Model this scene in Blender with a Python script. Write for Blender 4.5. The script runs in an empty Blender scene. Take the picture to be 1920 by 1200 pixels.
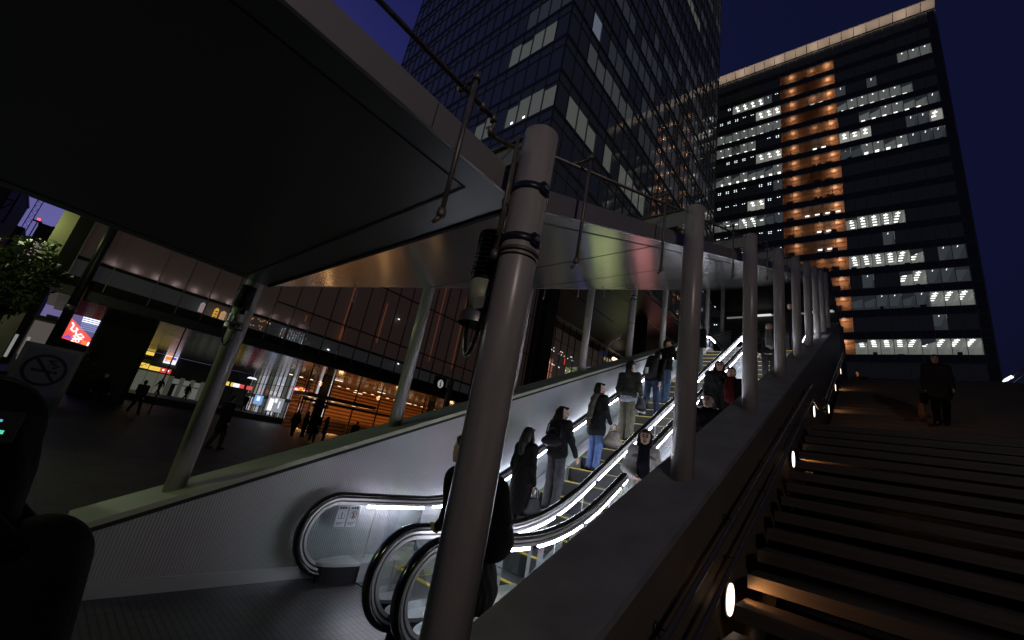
import bpy, bmesh, math, random
import numpy as np
from mathutils import Vector, Matrix
R = math.radians
random.seed(7)
SC = bpy.context.scene
COL = SC.collection

# ------------------------------------------------------------------ camera
cam_d = bpy.data.cameras.new('camera')
cam = bpy.data.objects.new('camera', cam_d)
COL.objects.link(cam)
SC.camera = cam
cam_d.sensor_width = 36.0
cam_d.lens = 770.0 / 1920 * 36.0
cam_d.clip_start = 0.05
cam_d.clip_end = 4000
_y, _p, _r = R(43.00776), R(17.32193), R(10.64414)
_f = Vector((-math.sin(_y) * math.cos(_p), math.cos(_y) * math.cos(_p), math.sin(_p)))
_rt = Vector((math.cos(_y), math.sin(_y), 0))
_up = _rt.cross(_f)
_r2 = _rt * math.cos(_r) + _up * math.sin(_r)
_u2 = _up * math.cos(_r) - _rt * math.sin(_r)
cam.matrix_world = Matrix(((_r2.x, _u2.x, -_f.x, 0), (_r2.y, _u2.y, -_f.y, 0), (_r2.z, _u2.z, -_f.z, 1.65), (0, 0, 0, 1)))
SC.render.resolution_x, SC.render.resolution_y = 1024, 640

# ------------------------------------------------------------------ world (dusk, sun below the horizon in the west = -X)
W = bpy.data.worlds.new('World')
SC.world = W
W.use_nodes = True
nt = W.node_tree
bg = nt.nodes['Background']
sky = nt.nodes.new('ShaderNodeTexSky')
sky.sky_type = 'NISHITA'
sky.sun_disc = False
sky.sun_elevation = R(-4.0)
sky.sun_rotation = R(-100)
sky.air_density = 1.4
sky.dust_density = 0.6
sky.ozone_density = 7.0
# dusk sky plus the city's glow, strongest low in the west
tcw = nt.nodes.new('ShaderNodeTexCoord')
dotn = nt.nodes.new('ShaderNodeVectorMath'); dotn.operation = 'DOT_PRODUCT'; dotn.inputs[1].default_value = (-0.995, 0.0, 0.1)
nt.links.new(tcw.outputs['Generated'], dotn.inputs[0])
clp = nt.nodes.new('ShaderNodeMath'); clp.operation = 'MAXIMUM'; clp.inputs[1].default_value = 0.0
nt.links.new(dotn.outputs['Value'], clp.inputs[0])
pw = nt.nodes.new('ShaderNodeMath'); pw.operation = 'POWER'; pw.inputs[1].default_value = 10.0
nt.links.new(clp.outputs[0], pw.inputs[0])
glow = nt.nodes.new('ShaderNodeMix'); glow.data_type = 'RGBA'
glow.inputs[6].default_value = (0.0027, 0.0038, 0.0034, 1); glow.inputs[7].default_value = (0.105, 0.078, 0.10, 1)
nt.links.new(pw.outputs[0], glow.inputs[0])
sm = nt.nodes.new('ShaderNodeVectorMath'); sm.operation = 'SCALE'; sm.inputs['Scale'].default_value = 1.9
nt.links.new(sky.outputs[0], sm.inputs[0])
ad = nt.nodes.new('ShaderNodeVectorMath'); ad.operation = 'ADD'
nt.links.new(sm.outputs[0], ad.inputs[0]); nt.links.new(glow.outputs[2], ad.inputs[1])
pw2 = nt.nodes.new('ShaderNodeMath'); pw2.operation = 'POWER'; pw2.inputs[1].default_value = 2.5
nt.links.new(clp.outputs[0], pw2.inputs[0])
s2 = nt.nodes.new('ShaderNodeVectorMath'); s2.operation = 'SCALE'; s2.inputs[0].default_value = (0.008, 0.010, 0.095)
nt.links.new(pw2.outputs[0], s2.inputs['Scale'])
ad2 = nt.nodes.new('ShaderNodeVectorMath'); ad2.operation = 'ADD'
nt.links.new(ad.outputs[0], ad2.inputs[0]); nt.links.new(s2.outputs[0], ad2.inputs[1])
nt.links.new(ad2.outputs[0], bg.inputs[0])
bg.inputs[1].default_value = 1.0
SC.view_settings.view_transform = 'Standard'
SC.view_settings.look = 'None'
SC.view_settings.exposure = 0
SC.view_settings.gamma = 1
SC.cycles.use_denoising = True
SC.cycles.max_bounces = 7
SC.cycles.diffuse_bounces = 3
SC.cycles.glossy_bounces = 4
SC.cycles.transmission_bounces = 6
SC.cycles.transparent_max_bounces = 12
SC.cycles.caustics_reflective = False
SC.cycles.caustics_refractive = False
SC.cycles.sample_clamp_indirect = 3.0

# ------------------------------------------------------------------ materials
def _new(name):
    m = bpy.data.materials.new(name)
    m.use_nodes = True
    return m, m.node_tree, m.node_tree.nodes['Principled BSDF']

def mat(name, col, rough=0.6, metal=0.0, var=0.0, scale=4.0, bump=0.0, bscale=60.0, spec=0.5, coord='Object', aniso=0.0, rvar=0.0):
    m, t, b = _new(name)
    b.inputs['Base Color'].default_value = (*col, 1)
    b.inputs['Roughness'].default_value = rough
    b.inputs['Metallic'].default_value = metal
    b.inputs['Specular IOR Level'].default_value = spec
    if var or bump or rvar:
        tc = t.nodes.new('ShaderNodeTexCoord')
    if var or rvar:
        n = t.nodes.new('ShaderNodeTexNoise')
        n.inputs['Scale'].default_value = scale
        n.inputs['Detail'].default_value = 6
        t.links.new(tc.outputs[coord], n.inputs['Vector'])
    if var:
        cr = t.nodes.new('ShaderNodeValToRGB')
        cr.color_ramp.elements[0].position = 0.3
        cr.color_ramp.elements[1].position = 0.7
        cr.color_ramp.elements[0].color = (*[max(0, c * (1 - var)) for c in col], 1)
        cr.color_ramp.elements[1].color = (*[min(1, c * (1 + var)) for c in col], 1)
        t.links.new(n.outputs['Fac'], cr.inputs['Fac'])
        t.links.new(cr.outputs['Color'], b.inputs['Base Color'])
    if rvar:
        mr = t.nodes.new('ShaderNodeMapRange')
        mr.inputs['To Min'].default_value = max(0.02, rough - rvar)
        mr.inputs['To Max'].default_value = min(1, rough + rvar)
        t.links.new(n.outputs['Fac'], mr.inputs['Value'])
        t.links.new(mr.outputs['Result'], b.inputs['Roughness'])
    if bump:
        n2 = t.nodes.new('ShaderNodeTexNoise')
        n2.inputs['Scale'].default_value = bscale
        n2.inputs['Detail'].default_value = 4
        t.links.new(tc.outputs[coord], n2.inputs['Vector'])
        bp = t.nodes.new('ShaderNodeBump')
        bp.inputs['Strength'].default_value = bump
        bp.inputs['Distance'].default_value = 0.02
        t.links.new(n2.outputs['Fac'], bp.inputs['Height'])
        t.links.new(bp.outputs['Normal'], b.inputs['Normal'])
    return m

def emit(name, col, s, base=(0.5, 0.5, 0.5)):
    m, t, b = _new(name)
    b.inputs['Base Color'].default_value = (*base, 1)
    b.inputs['Emission Color'].default_value = (*col, 1)
    b.inputs['Emission Strength'].default_value = s
    return m

def glass(name, tint=(0.9, 0.95, 0.95), refl=0.08, alpha=0.06, rough=0.02):
    """thin architectural glass: transparent pane with a Fresnel reflection"""
    m = bpy.data.materials.new(name)
    m.use_nodes = True
    t = m.node_tree
    t.nodes.clear()
    o = t.nodes.new('ShaderNodeOutputMaterial')
    tr = t.nodes.new('ShaderNodeBsdfTransparent')
    tr.inputs[0].default_value = (*tint, 1)
    gl = t.nodes.new('ShaderNodeBsdfGlossy')
    gl.inputs['Roughness'].default_value = rough
    lw = t.nodes.new('ShaderNodeFresnel')
    lw.inputs['IOR'].default_value = 1.5
    mr = t.nodes.new('ShaderNodeMath'); mr.operation = 'MULTIPLY'; mr.inputs[1].default_value = 1.6
    t.links.new(lw.outputs[0], mr.inputs[0])
    mx = t.nodes.new('ShaderNodeMixShader')
    t.links.new(mr.outputs[0], mx.inputs[0])
    t.links.new(tr.outputs[0], mx.inputs[1])
    t.links.new(gl.outputs[0], mx.inputs[2])
    t.links.new(mx.outputs[0], o.inputs[0])
    return m

def ribbed(name, col, pitch, axis=1, rough=0.45, metal=0.6, depth=0.3, col2=None):
    m, t, b = _new(name)
    tc = t.nodes.new('ShaderNodeTexCoord')
    sp = t.nodes.new('ShaderNodeSeparateXYZ')
    t.links.new(tc.outputs['Object'], sp.inputs[0])
    a = t.nodes.new('ShaderNodeMath'); a.operation = 'MULTIPLY'; a.inputs[1].default_value = 2 * math.pi / pitch
    s = t.nodes.new('ShaderNodeMath'); s.operation = 'SINE'
    t.links.new(sp.outputs[axis], a.inputs[0]); t.links.new(a.outputs[0], s.inputs[0])
    mr = t.nodes.new('ShaderNodeMapRange'); mr.inputs['From Min'].default_value = -1
    t.links.new(s.outputs[0], mr.inputs['Value'])
    nz = t.nodes.new('ShaderNodeTexNoise'); nz.inputs['Scale'].default_value = 1.3; nz.inputs['Detail'].default_value = 5
    t.links.new(tc.outputs['Object'], nz.inputs['Vector'])
    mx = t.nodes.new('ShaderNodeMix'); mx.data_type = 'RGBA'
    c2 = col2 or tuple(c * 0.45 for c in col)
    mx.inputs[6].default_value = (*c2, 1); mx.inputs[7].default_value = (*col, 1)
    t.links.new(mr.outputs['Result'], mx.inputs[0])
    ml = t.nodes.new('ShaderNodeMix'); ml.data_type = 'RGBA'; ml.blend_type = 'MULTIPLY'; ml.inputs[0].default_value = 0.35
    t.links.new(mx.outputs[2], ml.inputs[6]); t.links.new(nz.outputs['Color'], ml.inputs[7])
    t.links.new(ml.outputs[2], b.inputs['Base Color'])
    b.inputs['Roughness'].default_value = rough
    b.inputs['Metallic'].default_value = metal
    bp = t.nodes.new('ShaderNodeBump'); bp.inputs['Strength'].default_value = depth; bp.inputs['Distance'].default_value = pitch * 0.3
    t.links.new(mr.outputs['Result'], bp.inputs['Height']); t.links.new(bp.outputs['Normal'], b.inputs['Normal'])
    return m

def tiles(name, c1, c2, mortar, w, h, msize=0.01, rough=0.5, offset=0.0, bump=0.3, metal=0.0, spec=0.5):
    m, t, b = _new(name)
    tc = t.nodes.new('ShaderNodeTexCoord')
    br = t.nodes.new('ShaderNodeTexBrick')
    br.offset = offset
    br.inputs['Scale'].default_value = 1.0
    br.inputs['Color1'].default_value = (*c1, 1); br.inputs['Color2'].default_value = (*c2, 1)
    br.inputs['Mortar'].default_value = (*mortar, 1)
    br.inputs['Brick Width'].default_value = w; br.inputs['Row Height'].default_value = h
    br.inputs['Mortar Size'].default_value = msize; br.inputs['Mortar Smooth'].default_value = 0.1
    t.links.new(tc.outputs['Object'], br.inputs['Vector'])
    nz = t.nodes.new('ShaderNodeTexNoise'); nz.inputs['Scale'].default_value = 2.0; nz.inputs['Detail'].default_value = 8
    t.links.new(tc.outputs['Object'], nz.inputs['Vector'])
    ml = t.nodes.new('ShaderNodeMix'); ml.data_type = 'RGBA'; ml.blend_type = 'MULTIPLY'; ml.inputs[0].default_value = 0.6
    t.links.new(br.outputs['Color'], ml.inputs[6]); t.links.new(nz.outputs['Color'], ml.inputs[7])
    t.links.new(ml.outputs[2], b.inputs['Base Color'])
    mr = t.nodes.new('ShaderNodeMapRange'); mr.inputs['To Min'].default_value = rough - 0.12; mr.inputs['To Max'].default_value = rough + 0.15
    t.links.new(nz.outputs['Fac'], mr.inputs['Value']); t.links.new(mr.outputs['Result'], b.inputs['Roughness'])
    b.inputs['Metallic'].default_value = metal
    b.inputs['Specular IOR Level'].default_value = spec
    bp = t.nodes.new('ShaderNodeBump'); bp.invert = True; bp.inputs['Strength'].default_value = bump; bp.inputs['Distance'].default_value = 0.01
    t.links.new(br.outputs['Fac'], bp.inputs['Height']); t.links.new(bp.outputs['Normal'], b.inputs['Normal'])
    return m

def wood(name, c1, c2, rough=0.5, axis_scale=(0.4, 14, 14), bump=0.25):
    m, t, b = _new(name)
    tc = t.nodes.new('ShaderNodeTexCoord')
    mp = t.nodes.new('ShaderNodeMapping'); mp.inputs['Scale'].default_value = axis_scale
    t.links.new(tc.outputs['Object'], mp.inputs['Vector'])
    nz = t.nodes.new('ShaderNodeTexNoise'); nz.inputs['Scale'].default_value = 1.6; nz.inputs['Detail'].default_value = 10; nz.inputs['Roughness'].default_value = 0.65
    t.links.new(mp.outputs[0], nz.inputs['Vector'])
    cr = t.nodes.new('ShaderNodeValToRGB')
    cr.color_ramp.elements[0].position = 0.35; cr.color_ramp.elements[0].color = (*c1, 1)
    cr.color_ramp.elements[1].position = 0.68; cr.color_ramp.elements[1].color = (*c2, 1)
    t.links.new(nz.outputs['Fac'], cr.inputs['Fac']); t.links.new(cr.outputs[0], b.inputs['Base Color'])
    b.inputs['Roughness'].default_value = rough
    bp = t.nodes.new('ShaderNodeBump'); bp.inputs['Strength'].default_value = bump; bp.inputs['Distance'].default_value = 0.01
    t.links.new(nz.outputs['Fac'], bp.inputs['Height']); t.links.new(bp.outputs['Normal'], b.inputs['Normal'])
    return m

M = dict(
    column=wood('column_paint', (0.26, 0.242, 0.232), (0.40, 0.372, 0.36), 0.30, (6, 6, 0.8), 0.05),
    black=mat('black_metal', (0.008, 0.008, 0.009), 0.6, spec=0.2),
    dark=mat('dark_metal', (0.03, 0.03, 0.033), 0.4, 0.3, var=0.2),
    rubber=mat('handrail_rubber', (0.006, 0.006, 0.006), 0.16, spec=0.7),
    steel=mat('brushed_steel', (0.42, 0.42, 0.43), 0.38, 0.9),
    railsteel=mat('stair_rail_steel', (0.20, 0.18, 0.16), 0.25, 0.8),
    steel2=mat('dull_steel', (0.20, 0.19, 0.19), 0.42, 0.7, var=0.15, scale=20),
    pipe=mat('galvanised_pipe', (0.17, 0.145, 0.13), 0.45, 0.5, var=0.25, scale=25),
    strap=mat('blue_strap', (0.018, 0.020, 0.034), 0.35),
    deck=tiles('escalator_deck_panels', (0.40, 0.42, 0.43), (0.36, 0.38, 0.39), (0.08, 0.08, 0.08), 6.0, 1.15, 0.012, 0.38, metal=0.3),
    skirt=mat('skirt_panel', (0.42, 0.44, 0.45), 0.33, 0.5, rvar=0.08, scale=5),
    tread=ribbed('step_tread', (0.045, 0.045, 0.05), 0.018, 0, 0.5, 0.2, 0.6),
    riser=ribbed('step_riser', (0.018, 0.018, 0.02), 0.018, 0, 0.6, 0.2, 0.6),
    yellow=mat('yellow_paint', (0.62, 0.47, 0.05), 0.5, var=0.1, scale=30),
    wall=ribbed('ribbed_wall_panel', (0.42, 0.44, 0.455), 0.024, 1, 0.42, 0.3, 0.35, (0.29, 0.305, 0.315)),
    cap=mat('wall_cap', (0.33, 0.35, 0.26), 0.5, 0.15, var=0.10, scale=3, bump=0.05),
    stone=mat('parapet_stone', (0.165, 0.165, 0.172), 0.62, 0, var=0.22, scale=3.5, bump=0.15, bscale=300),
    bronze=mat('bronze_panel', (0.13, 0.108, 0.085), 0.5, 0.3, var=0.1, scale=2, bump=0.05),
    joint=mat('joint_black', (0.008, 0.008, 0.008), 0.8),
    fascia=mat('canopy_fascia', (0.29, 0.275, 0.275), 0.4, 0.35, var=0.05, scale=3),
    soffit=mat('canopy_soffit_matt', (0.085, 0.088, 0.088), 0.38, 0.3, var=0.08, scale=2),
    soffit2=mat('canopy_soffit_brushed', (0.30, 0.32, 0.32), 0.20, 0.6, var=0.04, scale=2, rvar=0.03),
    band=mat('canopy_edge_band', (0.115, 0.122, 0.125), 0.36, 0.4, var=0.05, scale=3),
    paving=tiles('plaza_paving', (0.045, 0.045, 0.047), (0.036, 0.036, 0.038), (0.02, 0.02, 0.02), 0.6, 0.6, 0.012, 0.5, spec=0.3),
    grate=tiles('landing_plate', (0.075, 0.079, 0.086), (0.066, 0.07, 0.077), (0.025, 0.025, 0.027), 0.14, 0.05, 0.006, 0.38, metal=0.3),
    stair=wood('stair_plank', (0.019, 0.0155, 0.012), (0.064, 0.049, 0.034), 0.6),
    under=mat('under_stair', (0.012, 0.012, 0.013), 0.6),
    glassE=glass('escalator_glass'),
    skin=mat('skin', (0.50, 0.33, 0.25), 0.5, spec=0.3),
    hair=mat('black_hair', (0.006, 0.005, 0.0045), 0.45, bump=0.15, bscale=90, spec=.25),
    lips=mat('lips', (0.30, 0.12, 0.10), 0.5),
    eye=mat('eye_dark', (0.02, 0.015, 0.012), 0.4),
)
STRIP = emit('escalator_light', (0.88, 0.88, 1.0), 37.0)

# ------------------------------------------------------------------ helpers
class MB:
    def __init__(s): s.v = []; s.f = []; s.m = []; s.mats = []; s.smooth = []
    def mi(s, m):
        if m not in s.mats: s.mats.append(m)
        return s.mats.index(m)
    def poly(s, pts, m, smooth=False):
        o = len(s.v); s.v += [tuple(p) for p in pts]; s.f.append(tuple(range(o, o + len(pts)))); s.m.append(s.mi(m)); s.smooth.append(smooth)
    def box(s, a, b, m):
        (x0, y0, z0), (x1, y1, z1) = a, b
        s.hexa([(x0, y0, z0), (x1, y0, z0), (x1, y1, z0), (x0, y1, z0), (x0, y0, z1), (x1, y0, z1), (x1, y1, z1), (x0, y1, z1)], m)
    def hexa(s, p, m):
        o = len(s.v); s.v += [tuple(q) for q in p]; k = s.mi(m)
        for f in ((3, 2, 1, 0), (4, 5, 6, 7), (0, 1, 5, 4), (1, 2, 6, 5), (2, 3, 7, 6), (3, 0, 4, 7)):
            s.f.append(tuple(o + i for i in f)); s.m.append(k); s.smooth.append(False)
    def prism(s, prof, x0, x1, m):
        """prof: (y,z) polygon extruded along x"""
        o = len(s.v); n = len(prof); k = s.mi(m)
        s.v += [(x0, y, z) for y, z in prof] + [(x1, y, z) for y, z in prof]
        s.f.append(tuple(range(o, o + n))); s.f.append(tuple(range(o + 2 * n - 1, o + n - 1, -1))); s.m += [k, k]; s.smooth += [False, False]
        for i in range(n):
            j = (i + 1) % n
            s.f.append((o + j, o + i, o + n + i, o + n + j)); s.m.append(k); s.smooth.append(False)
    def tube(s, pts, r, m, seg=12, caps=True, prof=None):
        """sweep a round (or given) profile along pts"""
        pts = [Vector(p) for p in pts]; k = s.mi(m); o = len(s.v); n = len(pts)
        rr = r if isinstance(r, (list, tuple)) else [r] * n
        up = None
        for i, p in enumerate(pts):
            if i == 0: t = pts[1] - pts[0]
            elif i == n - 1: t = pts[-1] - pts[-2]
            else: t = (pts[i + 1] - pts[i]).normalized() + (pts[i] - pts[i - 1]).normalized()
            t.normalize()
            if up is None:
                up = Vector((1, 0, 0)) if abs(t.x) < 0.9 else Vector((0, 0, 1))
            a = (up - t * up.dot(t)).normalized(); b = t.cross(a); up = a
            if prof:
                for (u, w) in prof: s.v.append(tuple(p + a * u + b * w))
            else:
                for j in range(seg):
                    th = 2 * math.pi * j / seg
                    s.v.append(tuple(p + (a * math.cos(th) + b * math.sin(th)) * rr[i]))
        sg = len(prof) if prof else seg
        for i in range(n - 1):
            for j in range(sg):
                j2 = (j + 1) % sg
                s.f.append((o + i * sg + j, o + i * sg + j2, o + (i + 1) * sg + j2, o + (i + 1) * sg + j)); s.m.append(k); s.smooth.append(not prof or len(prof) > 6)
        if caps:
            s.f.append(tuple(o + j for j in reversed(range(sg)))); s.m.append(k); s.smooth.append(False)
            s.f.append(tuple(o + (n - 1) * sg + j for j in range(sg))); s.m.append(k); s.smooth.append(False)
    def build(s, name, parent=None, loc=None):
        me = bpy.data.meshes.new(name)
        me.from_pydata(s.v, [], s.f)
        for m in s.mats: me.materials.append(m)
        me.polygons.foreach_set('material_index', s.m)
        me.polygons.foreach_set('use_smooth', s.smooth)
        bm = bmesh.new(); bm.from_mesh(me); bmesh.ops.recalc_face_normals(bm, faces=bm.faces); bm.to_mesh(me); bm.free()
        me.update()
        o = bpy.data.objects.new(name, me); COL.objects.link(o)
        if parent: o.parent = parent
        if loc: o.location = loc
        return o

def tag(o, label=None, cat=None, group=None, kind=None):
    if label: o['label'] = label
    if cat: o['category'] = cat
    if group: o['group'] = group
    if kind: o['kind'] = kind
    return o

def thing(name, label, cat, loc=(0, 0, 0), group=None, rz=0):
    o = bpy.data.objects.new(name, None); COL.objects.link(o)
    o.location = loc; o.rotation_euler = (0, 0, rz); o.empty_display_size = 0.2
    return tag(o, label, cat, group)

def struct(o): o['kind'] = 'structure'; return o

def copy_tree(o, parent=None):
    c = o.copy(); COL.objects.link(c); c.parent = parent
    for ch in list(o.children): copy_tree(ch, c)
    return c

def text_mesh(txt, size, m, name, parent, loc, rot, ext=0.004):
    cu = bpy.data.curves.new(name, 'FONT'); cu.body = txt; cu.size = size; cu.extrude = ext; cu.align_x = 'CENTER'; cu.align_y = 'CENTER'
    t = bpy.data.objects.new(name, cu); COL.objects.link(t)
    dg = bpy.context.evaluated_depsgraph_get()
    me = bpy.data.meshes.new_from_object(t.evaluated_get(dg))
    bpy.data.objects.remove(t)
    me.materials.clear(); me.materials.append(m)
    o = bpy.data.objects.new(name, me); COL.objects.link(o)
    o.parent = parent; o.location = loc; o.rotation_euler = rot
    return o

def light(kind, loc, e, col, size=0.1, rot=None, **kw):
    d = bpy.data.lights.new('lamp_light', kind); d.energy = e; d.color = col
    if kind in ('POINT', 'SPOT'): d.shadow_soft_size = size
    if kind == 'AREA': d.size = size
    for k, v in kw.items(): setattr(d, k, v)
    o = bpy.data.objects.new('lamp_light', d); COL.objects.link(o); o.location = loc
    if rot is not None: o.rotation_euler = rot
    return o

TS = 0.42313      # slope of parapets, canopy and stair
T3 = math.tan(R(30))
WTOP = 0.26       # parapet top: z = WTOP + TS*y
NOSE = -2.64      # escalator nosing line: z = T3*y + NOSE
UP = 6.25         # upper level
COLY = [1.205] + [1.12 + 2.235 * k for k in range(1, 9)]
#@@SETTING
# ================================================================== SETTING: ground, upper deck
b = MB(); b.poly([(-400, -200, 0), (400, -200, 0), (400, 600, 0), (-400, 600, 0)], M['paving'])
struct(b.build('plaza_ground'))
b = MB(); b.box((-4.62, -1.2, -0.05), (-0.91, 4.6, 0.005), M['grate']); struct(b.build('escalator_landing_floor'))
b = MB(); b.box((-0.9, 18.95, 5.7), (40, 96, UP - .02), M['under']); b.box((-5.1, 16.6, 5.7), (-0.905, 96, UP), M['paving']); struct(b.build('upper_deck'))
b = MB(); b.box((-140, -14, 0.0), (-46, 60, 0.55), M['paving']); struct(b.build('raised_far_plaza'))

# ================================================================== WALLS beside the escalators
def wedge(name, x0, x1, y0, y1, mside, mcap, label, cat, capx0, capx1, zb=0.0, inner=None, endz=None):
    root = thing(name, label, cat, ((x0 + x1) / 2, y0, 0))
    cx, cy = root.location.x, root.location.y
    z0, z1 = WTOP + TS * y0 - .05, WTOP + TS * y1 - .05
    w = MB(); w.prism([(0, zb), (y1 - y0, zb), (y1 - y0, z1), (0, z0)], x0 - cx, x1 - cx, mside)
    w.build('wall_panel', root)
    c = MB(); t = .05
    c.prism([(-.01, z0), (y1 - y0, z1), (y1 - y0, z1 + t), (-.01, z0 + t)], capx0 - cx, capx1 - cx, mcap)
    c.build('wall_cap', root)
    j = MB()
    for y in COLY:
        if y0 < y < y1:
            for s in (0.0,):
                ya = y - y0 + .1; za = WTOP + TS * (y + .1)
                j.prism([(ya, za - .002), (ya + .018, za + TS * .018 - .002), (ya + .018, za + TS * .018 + .002), (ya, za + .002)], capx0 - cx + .004, capx1 - cx - .004, M['joint'])
    j.build('cap_joint', root)
    return root
lw = wedge('escalator_wall', -5.10, -4.66, 0.62, 19.5, M['wall'], M['cap'], 'pale ribbed metal wall rising beside the left escalator, with a flat cap', 'wall', -5.15, -4.63, 0.12)
k = MB(); k.box((-.22, 0.02, 0.0), (.235, 18.8, 0.12), M['skirt']); k.build('plinth', lw)
k = MB(); k.prism([(-.005, WTOP + TS * .62 - .09), (18.88, WTOP + TS * 19.5 - .09), (18.88, WTOP + TS * 19.5 - .05), (-.005, WTOP + TS * .62 - .05)], .222, .236, M['joint']); k.build('shadow_gap', lw)
rw = wedge('stair_parapet', -1.34, -0.915, -0.4, 22.2, M['bronze'], M['stone'], 'broad dark stone-capped parapet between the escalators and the stairs', 'parapet', -1.36, -0.89, 0.0)

# ================================================================== COLUMNS
ordn = ['nearest', 'second', 'third', 'fourth', 'fifth', 'sixth', 'seventh', 'eighth', 'ninth']
CR = 0.083
def column(side, k):
    x = -4.91 if side == 'L' else -1.12
    y = COLY[k] if side == 'L' or k else 1.165; zb = WTOP + TS * y
    zt = 2.29 + TS * y + .13 + .2 if k else 3.095
    if side == 'L': zt = 2.29 + TS * y + .13 + .14
    where = 'left wall beyond the escalators' if side == 'L' else 'right parapet beside the stairs'
    lab = {('R', 0): 'thick grey round column in the foreground with blue straps and a conduit',
           ('R', 1): 'grey round column in front of the escalators, second along the right parapet',
           ('L', 0): 'grey leaning-looking column at the low end of the left wall, carrying a finned lamp'}.get((side, k), '%s grey round column from the camera on the %s' % (ordn[k], where))
    root = thing('round_column', lab, 'column', (x, y, zb), 'round columns carrying the canopy')
    c = MB(); c.tube([(0, 0, -.06), (0, 0, zt - zb - .012), (0, 0, zt - zb)], [CR, CR, CR - .012], M['column'], 40); c.build('shaft', root)
    g = MB()
    n = 40
    for i in range(n):
        a0, a1 = 2 * math.pi * i / n, 2 * math.pi * (i + 1) / n
        r0, r1 = CR - .002, CR + .009
        P = [(math.cos(a) * r, math.sin(a) * r, TS * math.sin(a) * r + .003) for a, r in ((a0, r0), (a0, r1), (a1, r1), (a1, r0))]
        g.poly(P, M['joint'])
    g.build('base_joint', root)
    return root
def ring(mb, z, h, r0, m, n=40):
    mb.tube([(0, 0, z - h / 2), (0, 0, z + h / 2)], r0, m, n)
colR = []; colL = []
for k in range(9):
    colR.append(column('R', k)); colL.append(column('L', k))
# straps, clamp and conduit on the near column
nc = colR[0]; zb0 = nc.location.z
for z in (2.755, 2.50):
    s_ = MB(); ring(s_, z - zb0, .034, CR + .004, M['strap']); s_.box((CR - .01, -.03, z - zb0 - .024), (CR + .016, .01, z - zb0 + .024), M['strap']); s_.tube([(CR + .016, -.01, z - zb0), (CR + .024, -.012, z - zb0)], .012, M['steel'], 12)
    s_.build('strap', nc)
s_ = MB(); ring(s_, 2.445 - zb0, .016, CR + .007, M['pipe']); ring(s_, 2.418 - zb0, .007, CR + .004, M['dark']); s_.build('clamp_ring', nc)
s_ = MB(); s_.tube([(-.078, -.066, 2.43 - zb0), (-.078, -.066, 3.0 - zb0)], .013, M['pipe'], 12); s_.tube([(-.05, -.098, 2.5 - zb0), (-.05, -.098, 3.03 - zb0)], .008, M['pipe'], 10)
s_.tube([(-.078, -.066, 2.41 - zb0), (-.078, -.066, 2.45 - zb0)], .02, M['pipe'], 12); s_.tube([(-.078, -.066, 2.68 - zb0), (-.078, -.066, 2.71 - zb0)], .018, M['pipe'], 12)
s_.build('conduit', nc)
# strap on the fifth left column + hose
for z in (.0,):
    L5 = colL[4]; s_ = MB(); ring(s_, 1.72, .03, CR + .003, M['joint']); ring(s_, 1.82, .03, CR + .003, M['joint']); ring(s_, 1.0, .02, CR + .004, M['dark']); s_.build('strap', L5)
    s_ = MB(); s_.tube([(-.095, -.02, 1.78), (-.095, -.02, 1.0), (-.13, -.04, .8), (-.25, -.1, .6), (-.42, -.2, .45), (-.5, -.25, .25), (-.52, -.28, -.3)], .02, M['column'], 10); s_.build('hose', L5)

# ================================================================== FINNED FLOOD LAMPS on columns
def fin_lamp(loc, s, label, cable):
    root = thing('flood_lamp', label, 'flood lamp', loc, 'finned lamps fixed to the columns')
    f_ = MB()
    for i in range(10):
        z = .04 + i * .0235
        f_.tube([(0, 0, z), (0, 0, z + .004)], .068 * s, M['dark'], 28)
        f_.tube([(0, 0, z + .004), (0, 0, z + .0235)], .05 * s, M['black'], 20)
    f_.tube([(0, 0, .274), (0, 0, .282), (0, 0, .286)], [.066 * s, .06 * s, .03 * s], M['dark'], 28)
    for a in range(8):
        c_, s2 = math.cos(a * math.pi / 4) * .062 * s, math.sin(a * math.pi / 4) * .062 * s
        f_.tube([(c_, s2, .035), (c_, s2, .27)], .003, M['dark'], 6)
    f_.build('cooling_fins', root)
    h = MB(); h.tube([(0, 0, -.10), (0, 0, .035)], [.054 * s, .06 * s], M['cap'], 28); h.build('lamp_body', root)
    v = MB(); v.tube([(0, 0, -.17), (0, 0, -.125), (0, 0, -.10)], [.075 * s, .072 * s, .05 * s], M['steel2'], 20, caps=False); v.box((.01, -.035, -.125), (.10, .035, -.105), M['steel2']); v.box((.02, -.05, -.115), (.085, -.04, -.06), M['cap']); v.build('shroud', root)
    br = MB(); br.box((.04, -.015, .02), (.15, .015, .035), M['black']); br.box((.06, -.02, -.02), (.10, .02, .03), M['black']); br.build('bracket', root)
    c = MB(); c.tube(cable, .009, M['rubber'], 10, caps=False); c.build('cable', root)
    return root
def loop(p0, p1, drop, n=16):
    P = []
    for i in range(n + 1):
        t = i / n; x = p0[0] + (p1[0] - p0[0]) * t; y = p0[1] + (p1[1] - p0[1]) * t; z = p0[2] + (p1[2] - p0[2]) * t - drop * (1 - abs(2 * t - 1) ** 2.2)
        P.append((x, y, z))
    return P
fin_lamp((-1.31, 1.17, 2.31), 1.0, 'finned black flood lamp with pale body fixed to the near column', loop((-.03, -.02, -.13), (.13, -.06, .08), .28))
fin_lamp((-4.72, 1.12, 2.46), 1.1, 'finned grey flood lamp on the column at the low end of the left wall', loop((-.12, -.05, -.12), (.08, .02, -.12), .22))

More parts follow.
